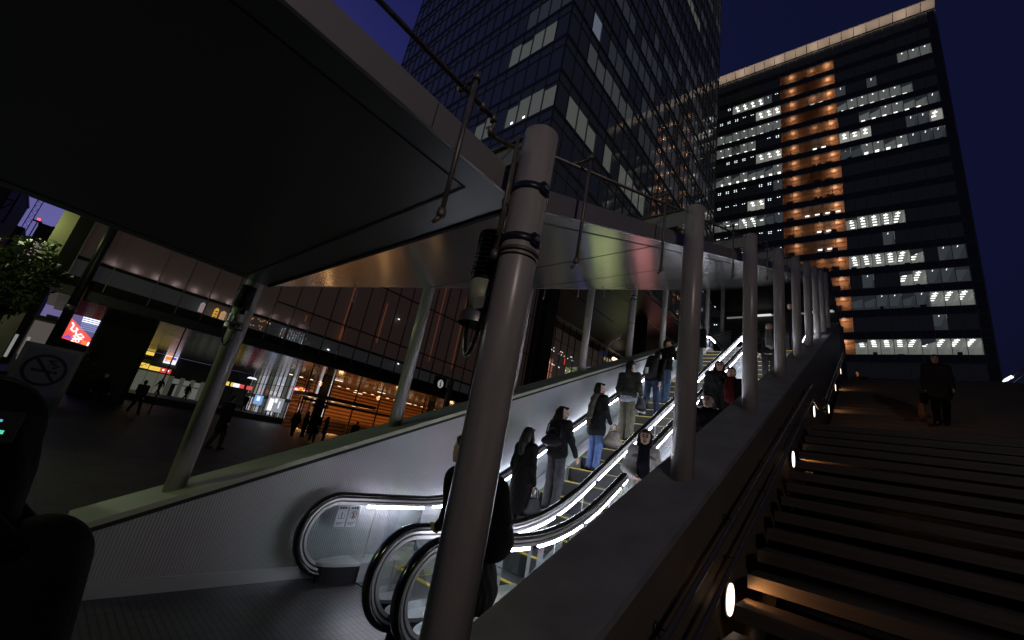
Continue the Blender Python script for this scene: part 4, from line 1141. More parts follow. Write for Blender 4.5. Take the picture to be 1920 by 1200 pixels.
# ---------------- far left: buildings, crane, aerial, tree
def block(label, x, y0, y1, z, m, wins=(), dpt=20, slant=0):
    t = thing('building', label, 'building', (x, y0, 0)); g = MB(); g.box((-dpt, 0, 0), (0, y1 - y0, z), m); g.box((-dpt * .6, (y1 - y0) * .3, z), (-.5, (y1 - y0) * .7, z + .5), m); g.build('wall', t)
    for (a, c_, z0, z1, mm) in wins:
        g = MB(); g.box((.01, a, z0), (.05, c_, z1), mm); g.build('window', t)  # some are lit wall faces, their light put in as emission
    g = MB(); g.box((-dpt - .1, -.1, z), (.1, y1 - y0 + .1, z + .25), M['dark']); g.build('parapet', t)
    return t
dk = mat('far_concrete', (.12, .11, .10), .8, var=.15, scale=.3); olive = mat('far_olive_wall', (.20, .19, .12), .8, var=.1, scale=.3)
block('dark building at the far left edge with a fire ladder', -70, -16, -8.1, 22, dk, ((5, 6.5, 12, 14, s_gry), (2, 3.4, 12, 14, GL)))
block('small olive building with a pale pink lit wall, left of the mall', -90, -6.4, -2.2, 20.4, olive, ((.5, 3.0, 15.0, 17.8, emit('pink_wall', (.75, .55, .55), .4)), (2.6, 2.9, 18.6, 18.9, s_whi)))
block('low white-lit block behind the bushes at the left', -75, -9.5, -4, 9.6, dk, ((.4, 2.1, 8.2, 9.3, S('lit_white', (1, 1, .9), 3)), (2.5, 5, 5, 8.6, S('lit_tile', (.5, .45, .42), .22))))
block('pale tiled block right behind the dark column', -50, -1.2, .55, 4.9, mat('pale_tile', (.4, .36, .34), .7), ((.1, 1.6, 1.9, 4.7, S('lit_tile2', (.5, .42, .38), .14)),), 6)
block('shadowy grey block with slanted side against the purple sky', -110, -12.5, -9.0, 22.8, dk, ((.3, .9, 18, 20, GL),))
cr = thing('lattice_mast', 'dark lattice crane mast against the purple sky', 'crane mast', (-150, -12.8, 0)); g = MB()
for a in (0, .9): g.tube([(0, a, 0), (0, a, 46)], .09, M['black'], 6)
for i in range(60): g.tube([(0, 0 if i % 2 else .9, i * .75), (0, .9 if i % 2 else 0, i * .75 + .75)], .04, M['black'], 5)
g.build('lattice', cr)
an = thing('aerial', 'thin aerial mast with a red lamp against the purple sky', 'aerial', (-120, -8.85, 14)); g = MB(); g.tube([(0, 0, 0), (0, 0, 13.4)], .09, M['black'], 6); g.box((-.1, -.7, 12.9), (.1, .6, 13.2), M['black']); g.build('mast', an)
g = MB(); g.tube([(0, 0, 13.3), (0, 0, 13.7)], .22, S('aviation_red', (1, .1, .12), 2), 8); g.build('red_lamp', an)
fl = thing('fire_ladder', 'dark zigzag ladder on the far left building', 'ladder', (-69.9, -8.0, 15)); g = MB()
for i in range(5): g.tube([(0, 0, i * 1.3), (0, .7, i * 1.3 + 1.3 if i % 2 else i * 1.3 + .2)], .06, M['black'], 6); g.tube([(0, 0, i * 1.3), (0, 0, i * 1.3 + 1.3)], .07, M['black'], 6); g.tube([(0, .7, i * 1.3), (0, .7, i * 1.3 + 1.3)], .07, M['black'], 6)
g.build('frame', fl)
# white slatted screen behind the no smoking sign
ws = thing('louvred_screen', 'row of tall white slats behind the bushes at the left edge', 'screen', (-40, -3.4, 0))
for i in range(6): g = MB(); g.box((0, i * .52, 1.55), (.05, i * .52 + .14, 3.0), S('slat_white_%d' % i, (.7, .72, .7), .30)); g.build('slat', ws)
# tree
def foliage_tree(loc, h, rad, label, leaves, seed, lm):
    rnd = random.Random(seed); t = thing('tree', label, 'tree', loc)
    g = MB(); bark = mat('bark_%d' % seed, (.05, .04, .03), .9)
    g.tube([(0, 0, 0), (.05, .03, h * .3), (0, .06, h * .55)], [.11, .085, .06], bark, 8)
    tips = []
    for i in range(14):
        a = rnd.uniform(0, 6.283); z0 = h * rnd.uniform(.3, .6); e = (math.cos(a) * rad * rnd.uniform(.5, .9), math.sin(a) * rad * rnd.uniform(.5, .95), h * rnd.uniform(.5, 1.0))
        mid = (e[0] * .45, e[1] * .45, z0 + (e[2] - z0) * .4); g.tube([(0, 0.04, z0), mid, e], [.045, .028, .010], bark, 6); tips += [e, mid, ((mid[0] + e[0]) / 2, (mid[1] + e[1]) / 2, (mid[2] + e[2]) / 2)]
    g.build('trunk', t)
    c = MB(); cl = [(p[0] + rnd.gauss(0, .15), p[1] + rnd.gauss(0, .15), p[2] + rnd.gauss(0, .15), rnd.uniform(.18, .42) * rad / 1.2) for p in tips for _ in range(2)]
    for i in range(leaves):
        q = rnd.choice(cl); d = Vector((rnd.gauss(0, 1), rnd.gauss(0, 1), rnd.gauss(0, 1))).normalized() * q[3] * rnd.uniform(.3, 1.1)
        p = Vector(q[:3]) + d; u = Vector((rnd.gauss(0, 1), rnd.gauss(0, 1), rnd.gauss(0, .6))).normalized(); v = u.orthogonal().normalized(); L = rnd.uniform(.05, .10)
        c.poly([p - u * L, p - v * L * .45, p + u * L, p + v * L * .45], lm)
    c.build('crown', t)
    return t
lf = mat('leaf', (.06, .085, .035), .6)
foliage_tree((-16, -1.2, 0), 4.6, .95, 'dark leafy tree at the left edge with its top lit pale green', 5200, 3, lf)
foliage_tree((-20, -2.5, 0), 4.3, 1.2, 'second dark leafy tree crowding the left edge of the picture', 3200, 9, lf)
foliage_tree((-30, 1.2, 0), 2.2, .8, 'low dark bush in front of the dark column', 2400, 21, lf)
# a bare young tree in front of the passage
bt = thing('bare_tree', 'thin bare young tree in front of the far yellow signs', 'tree', (-36, 4.2, 0)); g = MB(); rnd = random.Random(2)
g.tube([(0, 0, 0), (0, .1, 1.8), (0, .1, 3.4)], [.06, .04, .012], M['black'], 7)
for i in range(12):
    a = rnd.uniform(-1.2, 1.2); z0 = rnd.uniform(1.3, 3.0); g.tube([(0, .1, z0), (0, .1 + a * .4, z0 + .35), (0, .1 + a * .8, z0 + rnd.uniform(.3, .9))], [.018, .012, .006], M['black'], 5)
g.build('branches', bt)
po = thing('thin_pole', 'slender black pole in front of the far poster', 'pole', (-30, 4.9, 0)); g = MB(); g.tube([(0, 0, 0), (0, 0, 5.0)], .035, M['black'], 8); g.build('shaft', po)
# no smoking sign
ns = thing('no_smoking_sign', 'framed no smoking sign with a crossed cigarette, at the left', 'sign', (-6.9, .10, 0))
frm = mat('sign_frame', (.30, .30, .20), .5); wht = mat('sign_face', (.22, .22, .245), .5); ink = mat('sign_ink', (.03, .02, .025), .6)
g = MB(); g.box((-.02, -.235, 1.10), (.02, .235, 1.84), frm); g.box((.005, -.195, 1.14), (.024, .195, 1.80), wht); g.build('panel', ns)
g = MB(); n = 32
for i in range(n):
    a0, a1 = 2 * math.pi * i / n, 2 * math.pi * (i + 1) / n; g.poly([(.026, math.cos(a) * r, 1.57 + math.sin(a) * r) for a, r in ((a0, .145), (a0, .175), (a1, .175), (a1, .145))], ink)
g.poly([(.027, -.12, 1.69), (.027, -.10, 1.71), (.027, .12, 1.46), (.027, .10, 1.44)], ink)
g.box((.0255, -.10, 1.545), (.0265, .06, 1.575), ink); g.box((.0255, .07, 1.545), (.0265, .10, 1.575), ink)
g.tube([(.027, .05, 1.60), (.027, .10, 1.63), (.027, .04, 1.65), (.027, .0, 1.68), (.027, .06, 1.69)], .009, ink, 6); g.build('pictogram', ns)
g = MB(); g.tube([(-.03, -.2, 0), (-.03, -.2, 1.2)], .015, M['dark'], 8); g.tube([(-.03, .2, 0), (-.03, .2, 1.2)], .015, M['dark'], 8); g.build('post', ns)
# ================================================================== PEOPLE (signed-distance bodies meshed with surface nets)
class SDF:
    def __init__(s, k=.03, fold=0, ph=0): s.p = []; s.k = k; s.fold = fold; s.ph = ph
    def cap(s, a, b, ra, rb=None, k=None): s.p.append(('c', np.array(a, float), np.array(b, float), ra, ra if rb is None else rb, k)); return s
    def ell(s, c, r, k=None, sub=False): s.p.append(('e', np.array(c, float), np.array(r, float), 0, 0, k, sub)); return s
    def chain(s, pts, rs, k=None):
        for i in range(len(pts) - 1): s.cap(pts[i], pts[i + 1], rs[i], rs[i + 1], k)
        return s
    def flat(s, a, b, ra, rb, fx, k=None):
        """capsule with an oval section: x scaled by fx (wider) """
        s.p.append(('f', np.array(a, float), np.array(b, float), ra, rb, k, fx)); return s
    def bounds(s):
        lo, hi = [], []
        for q in s.p:
            if q[0] == 'e': lo.append(q[1] - q[2]); hi.append(q[1] + q[2])
            else:
                r = max(q[3], q[4]); v = np.array([r * (q[6] if q[0] == 'f' else 1), r, r])
                lo.append(np.minimum(q[1], q[2]) - v); hi.append(np.maximum(q[1], q[2]) + v)
        return np.min(lo, 0), np.max(hi, 0)
    def mesh(s, res):
        lo, hi = s.bounds(); lo = lo - res * 2.5; hi = hi + res * 2.5
        n = np.ceil((hi - lo) / res).astype(int) + 1
        ax = [lo[i] + res * np.arange(n[i]) for i in range(3)]
        D = np.full(n, 9.0)
        for q in s.p:
            if q[0] == 'e': l, h = q[1] - q[2], q[1] + q[2]
            else:
                r = max(q[3], q[4]); v = np.array([r * (q[6] if q[0] == 'f' else 1), r, r]); l, h = np.minimum(q[1], q[2]) - v, np.maximum(q[1], q[2]) + v
            m = .07 + res * 2
            sl = tuple(slice(max(0, int((l[i] - m - lo[i]) / res)), min(n[i], int((h[i] + m - lo[i]) / res) + 2)) for i in range(3))
            X, Y, Z = np.meshgrid(ax[0][sl[0]], ax[1][sl[1]], ax[2][sl[2]], indexing='ij')
            if q[0] == 'e':
                c, r = q[1], q[2]
                k0 = np.sqrt(((X - c[0]) / r[0]) ** 2 + ((Y - c[1]) / r[1]) ** 2 + ((Z - c[2]) / r[2]) ** 2)
                d = (k0 - 1) * min(r) 
            else:
                a, b_ = q[1], q[2]; fx = q[6] if q[0] == 'f' else 1
                ab = b_ - a; L = max(ab @ ab, 1e-9)
                PX, PY, PZ = X - a[0], Y - a[1], Z - a[2]
                t = np.clip((PX * ab[0] + PY * ab[1] + PZ * ab[2]) / L, 0, 1)
                dx, dy, dz = PX - t * ab[0], PY - t * ab[1], PZ - t * ab[2]
                r = q[3] + (q[4] - q[3]) * t
                d = np.sqrt((dx / fx) ** 2 + dy ** 2 + dz ** 2) - r
            k = q[5] if q[5] is not None else s.k
            old = D[sl]
            if q[0] == 'e' and q[6]:
                h_ = np.clip(.5 - .5 * (old + d) / k, 0, 1); D[sl] = old * (1 - h_) + (-d) * h_ + k * h_ * (1 - h_)
            else:
                h_ = np.clip(.5 + .5 * (old - d) / k, 0, 1); D[sl] = old * (1 - h_) + d * h_ - k * h_ * (1 - h_)
        if s.fold:
            X, Y, Z = np.meshgrid(*ax, indexing='ij')
            D += s.fold * (np.sin(24 * Z + 9 * np.sin(11 * X + s.ph) + 7 * Y) * .6 + np.sin(41 * Z - 17 * X + 13 * Y + s.ph) * .4)
        return surface_nets(D, lo, res)

def surface_nets(D, lo, res):
    n = D.shape; c = tuple(i - 1 for i in n)
    ins = D < 0
    acc = np.zeros(c + (3,)); cnt = np.zeros(c)
    offs = [(i, j, k) for i in (0, 1) for j in (0, 1) for k in (0, 1)]
    def sub(A, o): return A[o[0]:o[0] + c[0], o[1]:o[1] + c[1], o[2]:o[2] + c[2]]
    for ax in range(3):
        for o in offs:
            if o[ax]: continue
            o2 = list(o); o2[ax] = 1
            A, B = sub(D, o), sub(D, o2)
            x = (A < 0) != (B < 0)
            den = np.where(x, A - B, 1.0); t = np.where(x, A / den, 0)
            for a in range(3): acc[..., a] += np.where(x, (t if a == ax else o[a]), 0)
            cnt += x
    act = cnt > 0
    idx = -np.ones(c, int); idx[act] = np.arange(act.sum())
    g = np.argwhere(act)
    V = lo + (g + acc[act] / cnt[act][:, None]) * res
    F = []
    for ax in range(3):
        a1, a2 = [(1, 2), (2, 0), (0, 1)][ax]
        s0 = [slice(0, n[i]) for i in range(3)]; s1 = list(s0)
        s0[ax] = slice(0, n[ax] - 1); s1[ax] = slice(1, n[ax])
        A = ins[tuple(s0)]; B = ins[tuple(s1)]
        E_ = np.argwhere(A != B)
        ok = (E_[:, a1] > 0) & (E_[:, a2] > 0) & (E_[:, a1] < n[a1] - 1) & (E_[:, a2] < n[a2] - 1); E_ = E_[ok]
        fl = A[tuple(E_.T)]
        def at(d1, d2):
            q = E_.copy(); q[:, a1] += d1; q[:, a2] += d2; return idx[tuple(q.T)]
        Q = np.stack([at(-1, -1), at(0, -1), at(0, 0), at(-1, 0)], 1)
        Q[~fl] = Q[~fl][:, ::-1]
        F.append(Q)
    return V, np.concatenate(F)

def sdf_obj(name, sdf, res, m, parent, extra=None, xf=None):
    V, F = sdf.mesh(res)
    if xf: V = xf(V)
    me = bpy.data.meshes.new(name)
    me.vertices.add(len(V)); me.vertices.foreach_set('co', V.astype(np.float32).ravel())
    me.loops.add(len(F) * 4); me.loops.foreach_set('vertex_index', F.astype(np.int32).ravel())
    me.polygons.add(len(F)); me.polygons.foreach_set('loop_start', np.arange(0, len(F) * 4, 4, dtype=np.int32)); me.polygons.foreach_set('loop_total', np.full(len(F), 4, np.int32))
    me.polygons.foreach_set('use_smooth', np.ones(len(F), bool))
    me.materials.append(m)
    if extra:
        mi = np.zeros(len(F), np.int32); ce = V[F].mean(1)
        for i, (mm, fn) in enumerate(extra): me.materials.append(mm); mi[fn(ce)] = i + 1
        me.polygons.foreach_set('material_index', mi)
    me.update(calc_edges=True)
    o = bpy.data.objects.new(name, me); COL.objects.link(o)
    if parent: o.parent = parent
    return o

CL = {}
def cloth(c, rough=.85):
    k = (c, rough)
    if k not in CL: CL[k] = mat('cloth_%d' % len(CL), c, rough, var=.25, scale=14, bump=.35, bscale=38, spec=.08)
    return CL[k]
BLK = (.005, .005, .0055)

def person(label, loc, rz, h=1.68, res=.015, coat=BLK, coatlen=.80, pants=(.02, .02, .022), hair='short', turn=0, nod=0, stride=0.0, bend=0.0, arms=None, sleeve=None,
           scarf=None, skirtflare=.0, woman=True, shoe=(.012, .012, .012), hood=None, shirt=None, hatc=None, group='people on and around the escalators', capelet=None, veil=False, build=1.0, pantw=1.0):
    """root = the body mesh, everything else is its child; local frame: facing +Y"""
    S_ = h / 1.68
    sh = (.155 if woman else .185) * build
    hipw = .085
    T = lambda z: bend * max(0, z - .9)          # forward lean
    # joints
    legs = {}
    for s in (-1, 1):
        st = stride * s
        hip = (s * hipw, 0, .90); knee = (s * (hipw + .005), st * .42 + .03, .48 + abs(st) * .02); ank = (s * (hipw + .01), st * .95 - (.06 if st < 0 else 0), .075 + (.07 if st < -.1 else 0))
        legs[s] = (hip, knee, ank)
    A = {}
    for s in (-1, 1):
        d = (arms or {}).get(s)
        if d is None:
            sw = -stride * s * .6
            d = ((s * (sh + .055), sw * .5 - .02, 1.10), (s * (sh + .05), sw + .06, .86))
        A[s] = ((s * sh, T(1.38), 1.375), (d[0][0], d[0][1] + T(d[0][2]), d[0][2]), (d[1][0], d[1][1] + T(d[1][2]) * .6, d[1][2]))
    hc = np.array((0, .015 + T(1.56) + nod * .06, 1.565 - nod * .02))
    ca, sa = math.cos(turn), math.sin(turn)
    def hd(x, y, z): return (hc[0] + x * ca - y * sa, hc[1] + x * sa + y * ca, hc[2] + z)
    tc = lambda z: (0, T(z), z)
    B = SDF(.03)
    B.flat(tc(.92), tc(1.12), .095, .085, 1.45).flat(tc(1.12), tc(1.33), .088, .10, 1.5).cap(tc(1.36), (0, T(1.5) + .005, 1.48), .055, .05)
    for s in (-1, 1):
        hip, knee, ank = legs[s]
        B.chain([hip, knee, ank], [.082, .052, .036]); B.cap(ank, (ank[0], ank[1] + .13, ank[2] - .045), .035, .028); B.cap((ank[0], ank[1] - .04, ank[2] - .04), ank, .03, .03)
        a0, a1, a2 = A[s]
        B.cap((0, T(1.36), 1.375), a0, .05, .052); B.chain([a0, a1, a2], [.045, .036, .025])
        # hand: palm, four fingers, thumb
        w = np.array(a2); dv = w - np.array(a1); dv /= np.linalg.norm(dv); sd = np.array((0, 1., 0)) - dv * dv[1]; sd /= max(np.linalg.norm(sd), .01)
        inn = np.cross(dv, sd); inn = inn * (-s if inn[0] > 0 else s) if abs(inn[0]) > .1 else inn
        pm = w + dv * .075
        B.cap(w, pm, .022, .026, .015)
        for q in range(4):
            b0 = pm + sd * (q - 1.5) * .017; L = (.058, .068, .064, .05)[q]
            B.chain([b0, b0 + dv * L * .55 + inn * .006, b0 + dv * L * .8 + inn * .028], [.0105, .0095, .008], .006)
        B.chain([w + dv * .025 + sd * .02, w + dv * .055 + sd * .045, w + dv * .085 + sd * .048 + inn * .01], [.012, .010, .009], .008)
    # head
    B.ell(hd(0, -.005, .03), (.073, .088, .085), .03).ell(hd(0, .02, -.035), (.058, .068, .075), .03)
    B.ell(hd(0, .075, -.085), (.022, .018, .018), .02)                       # chin
    B.cap(hd(0, .082, .0), hd(0, .104, -.032), .008, .013, .012)             # nose
    B.ell(hd(0, .086, -.062), (.024, .010, .010), .010)                      # lips
    for s in (-1, 1):
        B.ell(hd(s * .073, -.005, -.01), (.010, .02, .03), .008)             # ears
        B.ell(hd(s * .030, .098, .006), (.018, .016, .013), .012, True)      # eye hollow
        B.ell(hd(s * .030, .078, .006), (.013, .010, .010), .004)
    eyes = [np.array(hd(s * .030, .088, .006)) for s in (-1, 1)]; mo = np.array(hd(0, .094, -.062)); brow = [np.array(hd(s * .030, .086, .030)) for s in (-1, 1)]
    def near(P, r): return lambda ce: np.min([np.linalg.norm((ce - p) / np.array(r), axis=1) for p in P], 0) < 1
    xf = (lambda V: V * S_)
    ex = [(M['eye'], lambda ce: near([e * S_ for e in eyes], (.017, .017, .010))(ce)), (M['lips'], lambda ce: near([mo * S_], (.024, .02, .008))(ce)), (M['hair'], lambda ce: near([e * S_ for e in brow], (.022, .02, .006))(ce))]
    root = sdf_obj('person', B, res, M['skin'], None, ex, xf)
    root.location = loc; root.rotation_euler = (0, 0, rz)
    tag(root, label, 'person', group)
    # trousers
    P_ = SDF(.03, .0045, loc[1])
    P_.flat(tc(.90), tc(1.0), .098, .09, 1.4)
    for s in (-1, 1):
        hip, knee, ank = legs[s]
        an = (ank[0], ank[1], ank[2] + .0)
        P_.chain([hip, knee, an], [.086, .072 * pantw, .062 * pantw])
    sdf_obj('trousers', P_, res * 1.1, cloth(pants), root, None, xf)
    for s in (-1, 1):
        s2 = SDF(.01); ank = legs[s][2]; s2.cap((ank[0], ank[1] - .05, ank[2] - .035), (ank[0], ank[1] + .14, ank[2] - .045), .042, .036)
        sdf_obj('shoe', s2, res * 1.2, cloth(shoe, .4), root, None, xf)
    # coat
    C_ = SDF(.035, .0055, loc[1] * 3)
    C_.flat(tc(1.0), tc(1.15), .118 * build, .112 * build, 1.42).flat(tc(1.15), tc(1.34), .115 * build, .112 * build, 1.5).cap(tc(1.36), (0, T(1.42), 1.425), .085, .066)
    if coatlen < .98: C_.flat((0, T(.95) * .5, coatlen + .10 + skirtflare * .2), tc(1.0), .14 + skirtflare, .125, 1.42)
    for s in (-1, 1):
        a0, a1, a2 = A[s]; C_.cap((0, T(1.36), 1.37), a0, .075, .072 * build); C_.chain([a0, a1, a2], [.070 * build, .056, .042 if sleeve is None else sleeve])
    if hood: C_.cap((0, T(1.42) - .07, 1.40), (0, T(1.45) - .08, 1.46), .07, .06)
    if coatlen < .98:   # flat hem: cut with a big ellipsoid below
        C_.p.append(('e', np.array((0, T(.9) * .5, coatlen - .5)), np.array((1.2, 1.2, .5)), 0, 0, .01, True))
    cobj = sdf_obj('coat', C_, res, cloth(coat), root, None, xf)
    if shirt:
        q = SDF(.02); q.flat((0, T(.9), .86), (0, T(.9), .96), .122, .118, 1.42); q.p.append(('e', np.array((0, 0, .80 - .3)), np.array((1.2, 1.2, .3)), 0, 0, .01, True)); sdf_obj('shirt', q, res, cloth(shirt), root, None, xf)
    # hair
    H = SDF(.02)
    H.fold = .003; H.ell(hd(0, -.022, .043), (.080, .090, .080)); H.ell(hd(0, -.05, -.01), (.075, .058, .08)); H.ell(hd(0, .050, .080), (.056, .036, .026))
    if hair == 'long':
        H.chain([hd(0, -.06, .0), hd(0, -.09, -.12), hd(0, -.095, -.27)], [.082, .082, .06]); 
        for s in (-1, 1): H.chain([hd(s * .065, .0, .03), hd(s * .078, .01, -.08), hd(s * .085, .015, -.2)], [.03, .032, .025])
    elif hair == 'bob':
        for s in (-1, 1): H.chain([hd(s * .06, -.01, .04), hd(s * .078, .0, -.09)], [.035, .034])
        H.ell(hd(0, -.05, -.05), (.085, .065, .085))
    elif hair == 'spiky':
        rr = random.Random(5)
        for i in range(16):
            a = rr.uniform(0, 6.28); e = rr.uniform(.2, 1.3); v = np.array((math.cos(a) * math.cos(e), math.sin(a) * math.cos(e), math.sin(e))); p = np.array((0, -.02, .05))
            H.cap(hd(*(p + v * .06)), hd(*(p + v * (.10 + rr.uniform(0, .03)))), .025, .007, .01)
    H.ell(hd(0, .115, -.03), (.066, .055, .10), .012, True)
    sdf_obj('hair', H, res, M['hair'], root, None, xf)
    if hatc:
        q = SDF(.015); q.ell(hd(0, -.01, .07), (.092, .102, .075)); q.flat(hd(0, .02, .045), hd(0, .12, .035), .012, .008, 6); sdf_obj('cap', q, res, cloth(hatc), root, None, xf)
    if scarf:
        q = SDF(.02)
        for i in range(10):
            a0, a1 = 2 * math.pi * i / 10, 2 * math.pi * (i + 1) / 10
            q.cap((.062 * math.cos(a0), T(1.44) + .062 * math.sin(a0), 1.445), (.062 * math.cos(a1), T(1.44) + .062 * math.sin(a1), 1.445), .036, .036)
        c_, mode = scarf
        if mode == 'back': q.chain([(-.05, T(1.4) - .09, 1.42), (-.07, T(1.2) - .15, 1.2), (-.06, -.17, .98), (-.05, -.17, .84)], [.045, .045, .04, .045]); q.chain([(.02, T(1.4) - .09, 1.42), (-.01, T(1.2) - .155, 1.22), (-.02, -.17, 1.0)], [.04, .045, .045])
        elif mode == 'shawl': q.flat((0, T(1.3) - .05, 1.30), (0, T(1.4), 1.42), .115, .08, 1.7)
        else: q.chain([(.03, T(1.4) + .09, 1.42), (.03, T(1.2) + .145, 1.2), (.02, .15, 1.02)], [.045, .055, .05]); q.chain([(-.03, T(1.4) + .09, 1.42), (-.03, .14, 1.15), (-.05, .15, .98)], [.045, .055, .06])
        sdf_obj('scarf', q, res, cloth(c_), root, None, xf)
    if veil:
        q = SDF(.04, .004); q.flat(hd(0, -.03, .03), (0, -.02, 1.40), .10, .125, 1.15); q.ell(hd(0, .125, -.02), (.07, .06, .11), .02, True); sdf_obj('hood', q, res, cloth(coat), root, None, xf)
    if capelet:
        q = SDF(.03); q.flat((0, T(1.25), 1.27), (0, T(1.38), 1.39), .125, .07, 1.62); q.p.append(('e', np.array((0, 0, 1.25 - .3)), np.array((1.2, 1.2, .33)), 0, 0, .01, True)); sdf_obj('capelet', q, res, cloth(capelet), root, None, xf)
    return root

def bag(name, label, loc, rz, w, d, hgt, c, handle, res=.012, strap=None, group=None, tilt=0):
    t = thing(name, label, 'bag', loc, group, rz)
    q = SDF(.03)
    q.flat((0, 0, .04), (0, 0, hgt - d * .4), d * .5, d * .36, w / d); q.flat((0, 0, .03), (0, 0, .06), d * .5, d * .5, w / d)
    o = sdf_obj('bag_body', q, res, cloth(c, .5), t)
    g = MB()
    for s in (-1, 1):
        P = [(-w * .25, s * d * .3, hgt * .85), (-w * .16, s * d * .2, hgt + handle * .7), (0, s * d * .12, hgt + handle), (w * .16, s * d * .2, hgt + handle * .7), (w * .25, s * d * .3, hgt * .85)]
        g.tube(P, .007, cloth(c, .5), 6, caps=False)
    g.build('handle', t)
    if strap:
        g = MB(); g.tube(strap, .012, cloth(c, .5), 6); g.build('strap', t)
    return t

def escz(y):
    i = math.floor((y - 4.15 + 1e-6 + .4) / .4); yn = 4.15 + .4 * i   # front edge of the step is at yn-.4..yn
    zz = T3 * (yn - 4.55 - .12)
    z = .012 if zz < 0 else zz
    if 0 < zz + .12 < .3: z = max(.012, zz * .8)
    return min(z, UP)
def ey(i): return 4.15 + .4 * i - .19      # middle of step i
#  up escalator
LX = -4.0
def on(i, x=LX): return (x, ey(i), escz(ey(i)))
def si(y): return int(round((y + .19 - 4.15) / .4))
i = si(5.1)
person('woman in a long black coat with long hair, lowest on the up escalator', on(i, -4.02), R(-8), 1.64, coat=BLK, coatlen=.42, pants=(.02, .02, .024), hair='long', skirtflare=.02, res=.012)
bag('handbag', 'black handbag hanging beside the woman in the long black coat', (LX + .22, ey(i) + .05, escz(ey(i)) + .44), R(80), .30, .10, .24, (.015, .015, .018), .13)
i = si(6.05)
person('woman in short black jacket and grey flared trousers with a black bag on her back', on(i), R(-6), 1.66, coat=(.012, .012, .013), coatlen=.80, pants=(.045, .047, .052), hair='long', turn=R(-75), res=.010, pantw=1.12, arms={1: ((.24, .03, 1.12), (.30, .12, .90))})
b_ = bag('shoulder_bag', 'black leather bag slung on the back of the woman in grey trousers', (LX - .02, ey(i) - .19, escz(ey(i)) + 1.0), R(4), .34, .12, .17, (.02, .02, .025), .10, strap=[(-.13, .02, .15), (-.12, .04, .32), (-.08, .12, .42), (.05, .16, .40), (.13, .05, .25), (.14, .02, .12)])
i = si(7.1)
person('woman in blue jeans and dark coat with a fringed grey scarf down her back', on(i), R(-20), 1.64, coat=(.014, .015, .017), coatlen=.66, pants=(.075, .12, .27), hair='bob', turn=R(-55), nod=-.6, scarf=((.09, .09, .08), 'back'), res=.010, arms={1: ((.23, .0, 1.13), (.26, .10, .93))}, skirtflare=.015)
bag('handbag', 'large taupe handbag with a brass stud, held by the woman in blue jeans', (LX + .32, ey(i) + .10, escz(ey(i)) + .52), R(60), .36, .15, .26, (.10, .088, .075), .12)
i = si(8.25)
person('young man with tousled hair in an olive jacket and khaki cargo trousers', on(i), R(-5), 1.72, coat=(.028, .029, .026), coatlen=.90, pants=(.10, .096, .073), hair='spiky', woman=False, shirt=(.25, .28, .33), hood=True, res=.011, pantw=1.2, turn=R(-30), arms={1: ((.25, .0, 1.12), (.20, .17, 1.0))})
bag('messenger_bag', 'black bag hanging at the hip of the man in khaki trousers', (LX + .23, ey(i) + .16, escz(ey(i)) + .70), R(75), .30, .11, .28, (.015, .015, .018), .08)
i = si(9.45)
person('person bent forward under a black rucksack, in dark blue jeans, legs apart', on(i), R(-10), 1.68, coat=BLK, coatlen=.86, pants=(.02, .03, .055), hair='short', woman=False, bend=.28, stride=.16, shoe=(.5, .5, .5), res=.013, arms={-1: ((-.26, .12, 1.16), (-.30, .34, 1.12))})
t = thing('rucksack', 'bulky black rucksack with a pale tag on the bent person in dark jeans', 'rucksack', (LX, ey(i) - .13, escz(ey(i)) + 1.0), None, R(-10))
q = SDF(.05); q.flat((0, 0, .05), (0, .06, .40), .13, .11, 1.35); q.flat((0, -.10, .05), (0, -.06, .2), .06, .05, 2.0); sdf_obj('pack', q, .015, cloth((.014, .014, .016)), t)
g = MB(); g.box((-.02, -.20, .0), (.05, -.17, .14), cloth((.35, .35, .33))); g.build('tag', t); g = MB(); g.tube([(-.10, .05, .42), (-.10, .2, .48), (-.1, .26, .3)], .02, cloth(BLK), 6); g.build('shoulder_strap', t); g = MB(); g.tube([(.10, .05, .42), (.10, .2, .48), (.1, .26, .3)], .02, cloth(BLK), 6); g.build('shoulder_strap', t)
i = si(10.45)
person('man in a black padded jacket and blue jeans holding something pale to his face', on(i), R(-35), 1.72, coat=BLK, coatlen=.84, pants=(.03, .05, .08), hair='short', woman=False, build=1.15, turn=R(-40), res=.013, arms={1: ((.26, .10, 1.2), (.16, .22, 1.42))})
i = si(12.85)
person('dark figure near the top of the up escalator, half hidden by the second column', on(i), R(0), 1.70, coat=BLK, coatlen=.80, pants=(.05, .06, .06), woman=False, stride=.12, res=.018)
i = si(4.45)
person('person in khaki cap and blue jeans mostly hidden by the near column', (-3.66, 3.92, .012), R(-15), 1.60, coat=(.20, .20, .15), coatlen=.92, pants=(.04, .06, .11), hatc=(.22, .21, .16), res=.014)
# man walking between camera and escalators, behind the near column
person('man in a black coat walking behind the near column, his face just showing', (-2.20, 2.43, 0), R(105), 1.70, coat=(.006, .006, .006), coatlen=.58, pants=(.01, .01, .01), woman=False, build=1.0, turn=R(-10), bend=.36, res=.010, stride=.08, skirtflare=.05, hair='short', arms={-1: ((-.22, .06, 1.12), (-.16, .20, 1.05)), 1: ((.22, .02, 1.12), (.18, .16, 1.0))})
t = thing('rucksack', 'black rounded rucksack on the back of the man behind the near column', 'rucksack', (-2.06, 2.42, .95), None, R(105))
q = SDF(.06); q.flat((0, 0, .10), (0, .05, .40), .15, .11, 1.2); sdf_obj('pack', q, .014, cloth((.006, .006, .006)), t)
g = MB(); g.box((-.02, -.145, .20), (.01, -.125, .215), M['steel']); g.build('buckle', t)
